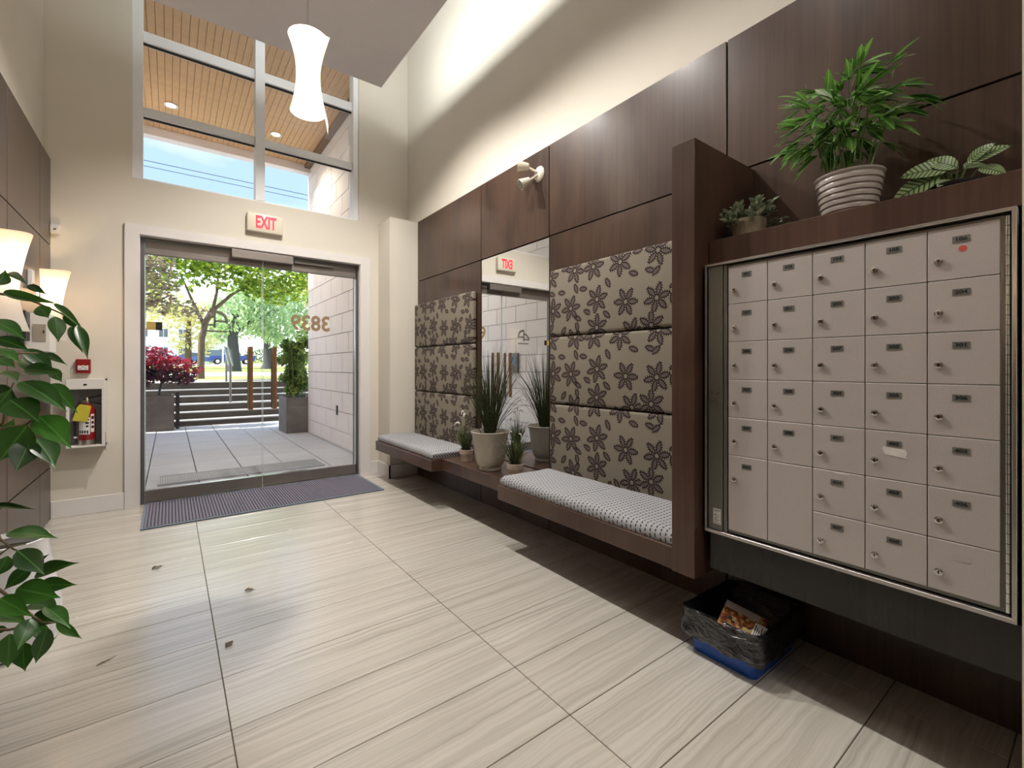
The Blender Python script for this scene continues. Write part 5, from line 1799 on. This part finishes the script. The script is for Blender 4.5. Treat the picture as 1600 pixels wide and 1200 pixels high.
MB().box(x0 + 0.04, y0 + 0.04, 0.3, x1 - 0.04, y1 - 0.04, 0.60).build('soil', M['soil'], pR)
bo_ = thing('bollard', 'slim black metal post beside the dark planter', 'post', (0.115, 10.75, 0))
MB().box(0.085, 10.72, -0.004, 0.145, 10.78, 0.70).build('post_body', M['black_plastic'], bo_, bevel=0.004)
MB().box(0.080, 10.715, 0.70, 0.150, 10.785, 0.715).build('post_cap', M['steel_dark'], bo_)

# stair handrail
hr = thing('handrail', 'black metal stair handrail with two sloping rails', 'handrail', (1.09, 12.5, 0.4))
MB().tube([(1.08, 11.87, 0.392), (1.08, 11.87, 1.235)], 0.024, 10).build('post', M['steel_dark'], hr)
MB().tube([(1.11, 13.15, 0.80), (1.11, 13.15, 1.665)], 0.024, 10).build('post', M['steel_dark'], hr)
for dx in (-0.035, 0.035):
    MB().tube([(1.08 + dx, 11.80, 1.215), (1.11 + dx, 13.2, 1.68)], 0.016, 10).build('rail', M['chrome'], hr)


# ------------------------------------------------------------------ trees and shrubs
def cloud(blobs, n, size, rng, flat=0.5, hang=0.0):
    """many small leaf quads in ellipsoid blobs, denser near their skins"""
    vs, fs = [], []
    tot = sum(b[3] * b[4] * b[5] for b in blobs)
    for bx, by, bz, rx, ry, rz in blobs:
        for _ in range(int(n * rx * ry * rz / tot) + 8):
            d = Vector((rng.gauss(0, 1), rng.gauss(0, 1), rng.gauss(0, 1))).normalized() * (rng.random() ** 0.4)
            c = Vector((bx + d.x * rx, by + d.y * ry, bz + d.z * rz))
            s = size * rng.uniform(0.6, 1.4)
            a = Vector((rng.gauss(0, 1), rng.gauss(0, 1), rng.gauss(0, 1) * flat - hang)).normalized()
            b = a.cross(Vector((rng.gauss(0, 1), rng.gauss(0, 1), rng.gauss(0, 1)))).normalized()
            k = len(vs)
            vs += [tuple(c - a * s), tuple(c + b * s * 0.42), tuple(c + a * s), tuple(c - b * s * 0.42)]
            fs.append((k, k + 1, k + 2, k + 3))
    return MB().add(vs, fs)


def tree(label, base, limbs, blobs, n, size, fol, bark, seed, name='tree', hang=0.0, flat=0.5):
    t = thing(name, label, 'tree', base)
    rng = random.Random(seed)
    for i, (pts, rads) in enumerate(limbs):
        MB().tube(pts, rads, 10).build('trunk' if i == 0 else 'branch', bark, t, smooth=True)
    cloud(blobs, n, size, rng, flat, hang).build('foliage', fol, t)['kind'] = 'stuff'
    return t


tree('broad maple tree with mossy brown trunk and bright green leaves', (0.72, 16.5, 0.83),
     [([(0.72, 16.5, 0.80), (0.74, 16.5, 1.2), (0.76, 16.5, 2.0), (0.86, 16.5, 2.55), (1.05, 16.5, 2.95)], [0.125, 0.095, 0.088, 0.085, 0.08]),
      ([(1.0, 16.5, 2.85), (1.5, 16.45, 3.4), (2.0, 16.4, 3.8)], [0.06, 0.045, 0.02]),
      ([(1.05, 16.5, 2.95), (1.15, 16.5, 3.5), (1.2, 16.6, 4.2)], [0.05, 0.035, 0.018]),
      ([(0.82, 16.5, 2.45), (0.55, 16.5, 3.1), (0.25, 16.4, 3.9)], [0.055, 0.04, 0.018])],
     [(0.1, 16.4, 4.15, 1.15, 1.0, 0.75), (1.6, 16.3, 4.35, 1.3, 1.1, 0.85), (3.0, 16.5, 4.0, 1.3, 1.0, 0.75), (0.9, 16.8, 4.55, 1.6, 1.0, 0.5), (-0.5, 16.2, 3.5, 0.7, 0.7, 0.45), (2.4, 16.4, 3.6, 0.8, 0.7, 0.4), (4.1, 16.6, 4.35, 0.9, 0.9, 0.6)],
     4200, 0.10, M['fol_green'], M['bark'], 2)
tree('plum tree with dusky purple and olive leaves at the edge of the garden', (-1.35, 14.6, 0.83),
     [([(-1.35, 14.6, 0.8), (-1.3, 14.6, 1.6), (-1.05, 14.6, 2.3)], [0.10, 0.08, 0.06]), ([(-1.05, 14.6, 2.3), (-0.5, 14.5, 2.75), (0.0, 14.5, 3.0)], [0.05, 0.035, 0.015])],
     [(-0.55, 14.5, 3.25, 0.8, 0.8, 0.65), (0.0, 14.6, 2.75, 0.62, 0.5, 0.28), (-0.7, 14.5, 3.9, 0.9, 0.8, 0.5), (0.55, 14.6, 2.62, 0.35, 0.4, 0.2)], 1900, 0.07, M['fol_purple'], M['bark'], 3)
tree('weeping pale green tree with a thick blue-grey trunk before the blue vehicle', (2.9, 30, 0.95),
     [([(2.9, 30, 0.9), (2.9, 30, 1.6), (2.85, 30, 2.8), (3.0, 30, 4.2)], [0.42, 0.32, 0.27, 0.18]), ([(3.0, 30, 3.2), (4.4, 30, 4.3), (5.2, 30, 4.6)], [0.14, 0.10, 0.05])],
     [(3.2, 30, 4.3, 1.6, 1.3, 1.5), (4.9, 30, 4.2, 1.3, 1.1, 1.6), (2.2, 30.3, 3.4, 0.9, 0.9, 0.9), (5.3, 30.2, 3.1, 0.9, 0.9, 0.9), (4.0, 30, 5.6, 1.6, 1.2, 0.8)],
     2300, 0.18, M['fol_willow'], M['bark_dark'], 4, hang=1.2)
tree('tall drooping tree with a flared dark trunk beyond the path', (5.55, 36, 1.07),
     [([(5.55, 36, 1.0), (5.55, 36, 1.35), (5.5, 36, 2.2), (5.5, 36, 4.5)], [0.62, 0.36, 0.26, 0.16])],
     [(5.8, 36, 5.2, 1.9, 1.5, 2.2), (7.6, 36, 5.6, 1.2, 1.2, 1.4), (4.8, 36.5, 4.2, 1.2, 1.2, 1.0)], 1500, 0.22, M['fol_willow'], M['bark_dark'], 5, hang=1.0)
tree('golden autumn tree behind the maple trunk', (1.0, 40, 1.15),
     [([(1.0, 38, 1.05), (1.0, 38, 3.2), (1.05, 38, 5)], [0.22, 0.17, 0.1])],
     [(0.2, 38, 5.0, 2.6, 1.5, 1.3), (1.9, 38, 4.0, 1.2, 1.2, 1.9), (-2.2, 38, 5.6, 1.8, 1.4, 1.2), (0.6, 38, 2.9, 0.8, 0.8, 1.0)], 1700, 0.19, M['fol_yellow'], M['bark'], 6)
tree('yellow-green tree standing over the stone wall end', (9.6, 40, 1.15),
     [([(9.6, 40, 1.1), (9.5, 40, 3.5), (9.4, 40, 6.5)], [0.24, 0.18, 0.1])],
     [(9.6, 40, 7.6, 2.2, 1.4, 1.4), (9.8, 40, 5.0, 1.2, 1.1, 0.9), (10.8, 40, 3.2, 1.1, 1.1, 0.9)], 1900, 0.22, M['fol_yellow'], M['bark'], 7)
tree('dark green tree by the street corner', (11.5, 44, 1.25),
     [([(11.5, 44, 1.2), (11.4, 44, 4), (11.3, 44, 7.5)], [0.26, 0.2, 0.1])],
     [(11.4, 44, 7.0, 2.0, 1.6, 2.4), (10.0, 44, 4.2, 1.6, 1.4, 1.2), (13.2, 44, 5.4, 1.8, 1.4, 1.8)], 2600, 0.24, M['fol_hedge'], M['bark_dark'], 9)

rm = thing('red_maple', 'low red Japanese maple growing in the dark planter', 'shrub', (-0.2, 10.75, 0.60))
rng = random.Random(12)
MB().tube([(-0.17, 10.75, 0.611), (-0.16, 10.75, 0.72), (-0.12, 10.74, 0.95)], [0.022, 0.02, 0.014], 8).build('trunk', M['bark_dark'], rm)
for e in ((-0.5, 10.7, 1.25), (0.15, 10.7, 1.2), (-0.1, 10.6, 1.4), (0.35, 10.75, 1.02), (-0.35, 10.9, 1.3)):
    MB().tube([(-0.13, 10.74, 0.9), ((-0.13 + e[0]) / 2, (10.74 + e[1]) / 2, (0.9 + e[2]) / 2 + 0.06), e], [0.012, 0.009, 0.004], 6).build('branch', M['bark_dark'], rm)
cloud([(-0.30, 10.7, 1.36, 0.42, 0.34, 0.20), (0.02, 10.68, 1.24, 0.40, 0.32, 0.16), (0.28, 10.7, 1.10, 0.26, 0.24, 0.12), (-0.62, 10.7, 1.2, 0.34, 0.3, 0.2)], 1900, 0.038, rng, 0.35).build('foliage', M['fol_red'], rm)['kind'] = 'stuff'
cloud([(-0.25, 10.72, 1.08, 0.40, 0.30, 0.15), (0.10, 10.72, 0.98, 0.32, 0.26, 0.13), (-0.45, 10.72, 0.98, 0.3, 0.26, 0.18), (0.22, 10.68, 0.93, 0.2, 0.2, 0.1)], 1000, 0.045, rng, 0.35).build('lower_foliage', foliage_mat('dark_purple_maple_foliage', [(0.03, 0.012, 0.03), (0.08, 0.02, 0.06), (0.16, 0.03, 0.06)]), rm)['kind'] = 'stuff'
bb_ = thing('potted_bamboo', 'dense green bamboo growing in the planter at the stone wall end', 'shrub', (1.84, 9.1, 0.6))
st_ = MB()
for k in range(12):
    x, y = 1.74 + 0.26 * rng.random(), 8.9 + 0.4 * rng.random()
    MB().tube([(x, y, 0.601), (x + rng.uniform(-.05, .03), y - 0.02, 1.1), (x + rng.uniform(-.1, .05), y - 0.04, 1.62)], [0.009, 0.008, 0.004], 6).build('stem', M['stem'], bb_)
cloud([(1.86, 9.12, 1.38, 0.22, 0.28, 0.26), (1.86, 9.12, 1.04, 0.20, 0.28, 0.22), (1.80, 9.02, 0.76, 0.15, 0.2, 0.12), (1.97, 9.0, 0.88, 0.13, 0.16, 0.14), (1.72, 9.05, 1.58, 0.13, 0.16, 0.10), (2.0, 9.0, 1.62, 0.12, 0.16, 0.12), (1.60, 9.1, 1.30, 0.10, 0.14, 0.10), (1.63, 9.0, 0.98, 0.09, 0.12, 0.08)], 2300, 0.05, rng, 0.6, 0.6).build('foliage', M['fol_bamboo'], bb_)['kind'] = 'stuff'

# low hedge and far shrubs
hg_ = thing('hedge', 'grey-green hedge behind the blue vehicle', 'hedge', (7, 104, 2.2))
cloud([(x, 104, 3.4, 2.6, 1.2, 1.7) for x in range(2, 52, 4)], 2600, 0.4, random.Random(15)).build('foliage', M['fol_hedge'], hg_)['kind'] = 'stuff'


# ------------------------------------------------------------------ street
def house(label, x0, x1, y, h, seed, garage=False):
    z = ground_z(y)
    t = thing('house', label, 'house', ((x0 + x1) / 2, y + 4, z))
    MB().box(x0, y, z - 0.3, x1, y + 8, z + h).build('walls', M['siding'], t)
    xm = (x0 + x1) / 2
    MB().prism([(x0 - 0.4, z + h), (x1 + 0.4, z + h), (xm, z + h + 2.2)], 'y', y - 0.4, y + 8.4).build('roof', M['roof'], t)
    rows_ = (1.0, 3.4) if h > 4.5 else (1.1,)
    n = max(2, int((x1 - x0) / 2.0))
    for zz in rows_:
        for i in range(n):
            cx = x0 + (i + 0.5) * (x1 - x0) / n
            w = MB().box(cx - 0.5, y - 0.06, z + zz, cx + 0.5, y, z + zz + 1.2).build('window', M['paint_white'], t)
            for s_ in (-1, 1):
                MB().box(cx + s_ * 0.24 - 0.2, y - 0.08, z + zz + 0.08, cx + s_ * 0.24 + 0.2, y - 0.055, z + zz + 1.12).build('pane', M['house_glass'], w)
    if garage:
        MB().box(x1 - 3.0, y - 0.10, z, x1 - 0.6, y - 0.02, z + 2.1).build('garage_door', M['garage'], t)
    return t


house('white two-storey house behind the red maple', -12.0, 2.4, 74, 6.6, 1)
house('small white house with a slate-blue garage, between the tree trunks', 3.6, 8.2, 90, 4.2, 2, True)


def vehicle(label, cx, y, L, bed, mat):
    z = ground_z(y) + 0.01
    t = thing('pickup_truck' if bed else 'car', label, 'truck' if bed else 'car', (cx, y, z))
    h = L / 2
    if bed:
        out = [(-h, 0.45), (-h, 0.95), (-h + 0.1, 1.02), (-h + 1.45, 1.10), (-h + 1.9, 1.72), (-h + 3.1, 1.74), (-h + 3.25, 1.12), (h, 1.10), (h, 0.45)]
        wn_ = [(-h + 1.62, 1.14), (-h + 1.98, 1.64), (-h + 3.02, 1.66), (-h + 3.1, 1.14)]
    else:
        out = [(-h, 0.35), (-h, 0.80), (-h + 0.9, 0.92), (-h + 1.5, 1.40), (-h + 3.2, 1.42), (h - 0.4, 0.95), (h, 0.85), (h, 0.35)]
        wn_ = [(-h + 1.15, 0.95), (-h + 1.55, 1.34), (-h + 3.1, 1.36), (-h + 3.6, 0.96)]
    MB().prism([(cx + a, z + b) for a, b in out], 'y', y - 0.85, y + 0.85).build('car_body', mat, t, bevel=0.05)
    MB().prism([(cx + a, z + b) for a, b in wn_], 'y', y - 0.87, y + 0.87).build('side_window', M['house_glass'], t)
    for wx in (-h + 0.85, h - 1.0):
        for yy_ in (-0.86, 0.62):
            w = MB().tube([(cx + wx, y + yy_, z + 0.36), (cx + wx, y + yy_ + 0.24, z + 0.36)], 0.36, 20).build('wheel', M['rubber'], t)
            MB().tube([(cx + wx, y + yy_ - 0.015, z + 0.36), (cx + wx, y + yy_, z + 0.36)], 0.21, 16).build('hubcap', M['chrome'], w)
    return t


vehicle('old blue pickup truck parked on the street', 6.4, 68, 5.0, True, M['car_blue'])
vehicle('second blue car parked ahead of the pickup', 1.9, 68.5, 4.0, False, plain('mid_blue_car_paint', (0.07, 0.14, 0.34), 0.3))
lp_ = thing('lamp_post', 'slim pale street lamp post between the trunks', 'lamp post', (4.9, 62, 1.48))
MB().tube([(4.9, 62, 1.4), (4.9, 62, 7.5)], [0.09, 0.06], 10).build('pole', M['paper'], lp_)
MB().tube([(4.9, 62, 7.5), (5.2, 61.8, 7.8), (6.0, 61.5, 7.9)], [0.06, 0.05, 0.04], 8).build('arm', M['paper'], lp_)
MB().box(5.9, 61.35, 7.82, 6.5, 61.65, 7.95).build('lantern', M['steel_dark'], lp_)

# overhead lines across the sky
for k, (zz, yy_) in enumerate(((16.0, 40), (17.0, 44))):
    q = thing('street_power_line', 'thin overhead power line across the sky, %s' % ('the lower one' if k == 0 else 'the upper one'), 'cable', (10, yy_, zz))
    MB().tube([(-60 + 14 * i, yy_, zz - 0.6 + 0.6 * ((i - 5) / 5) ** 2) for i in range(11)], 0.022, 6).build('cable', M['wire'], q)
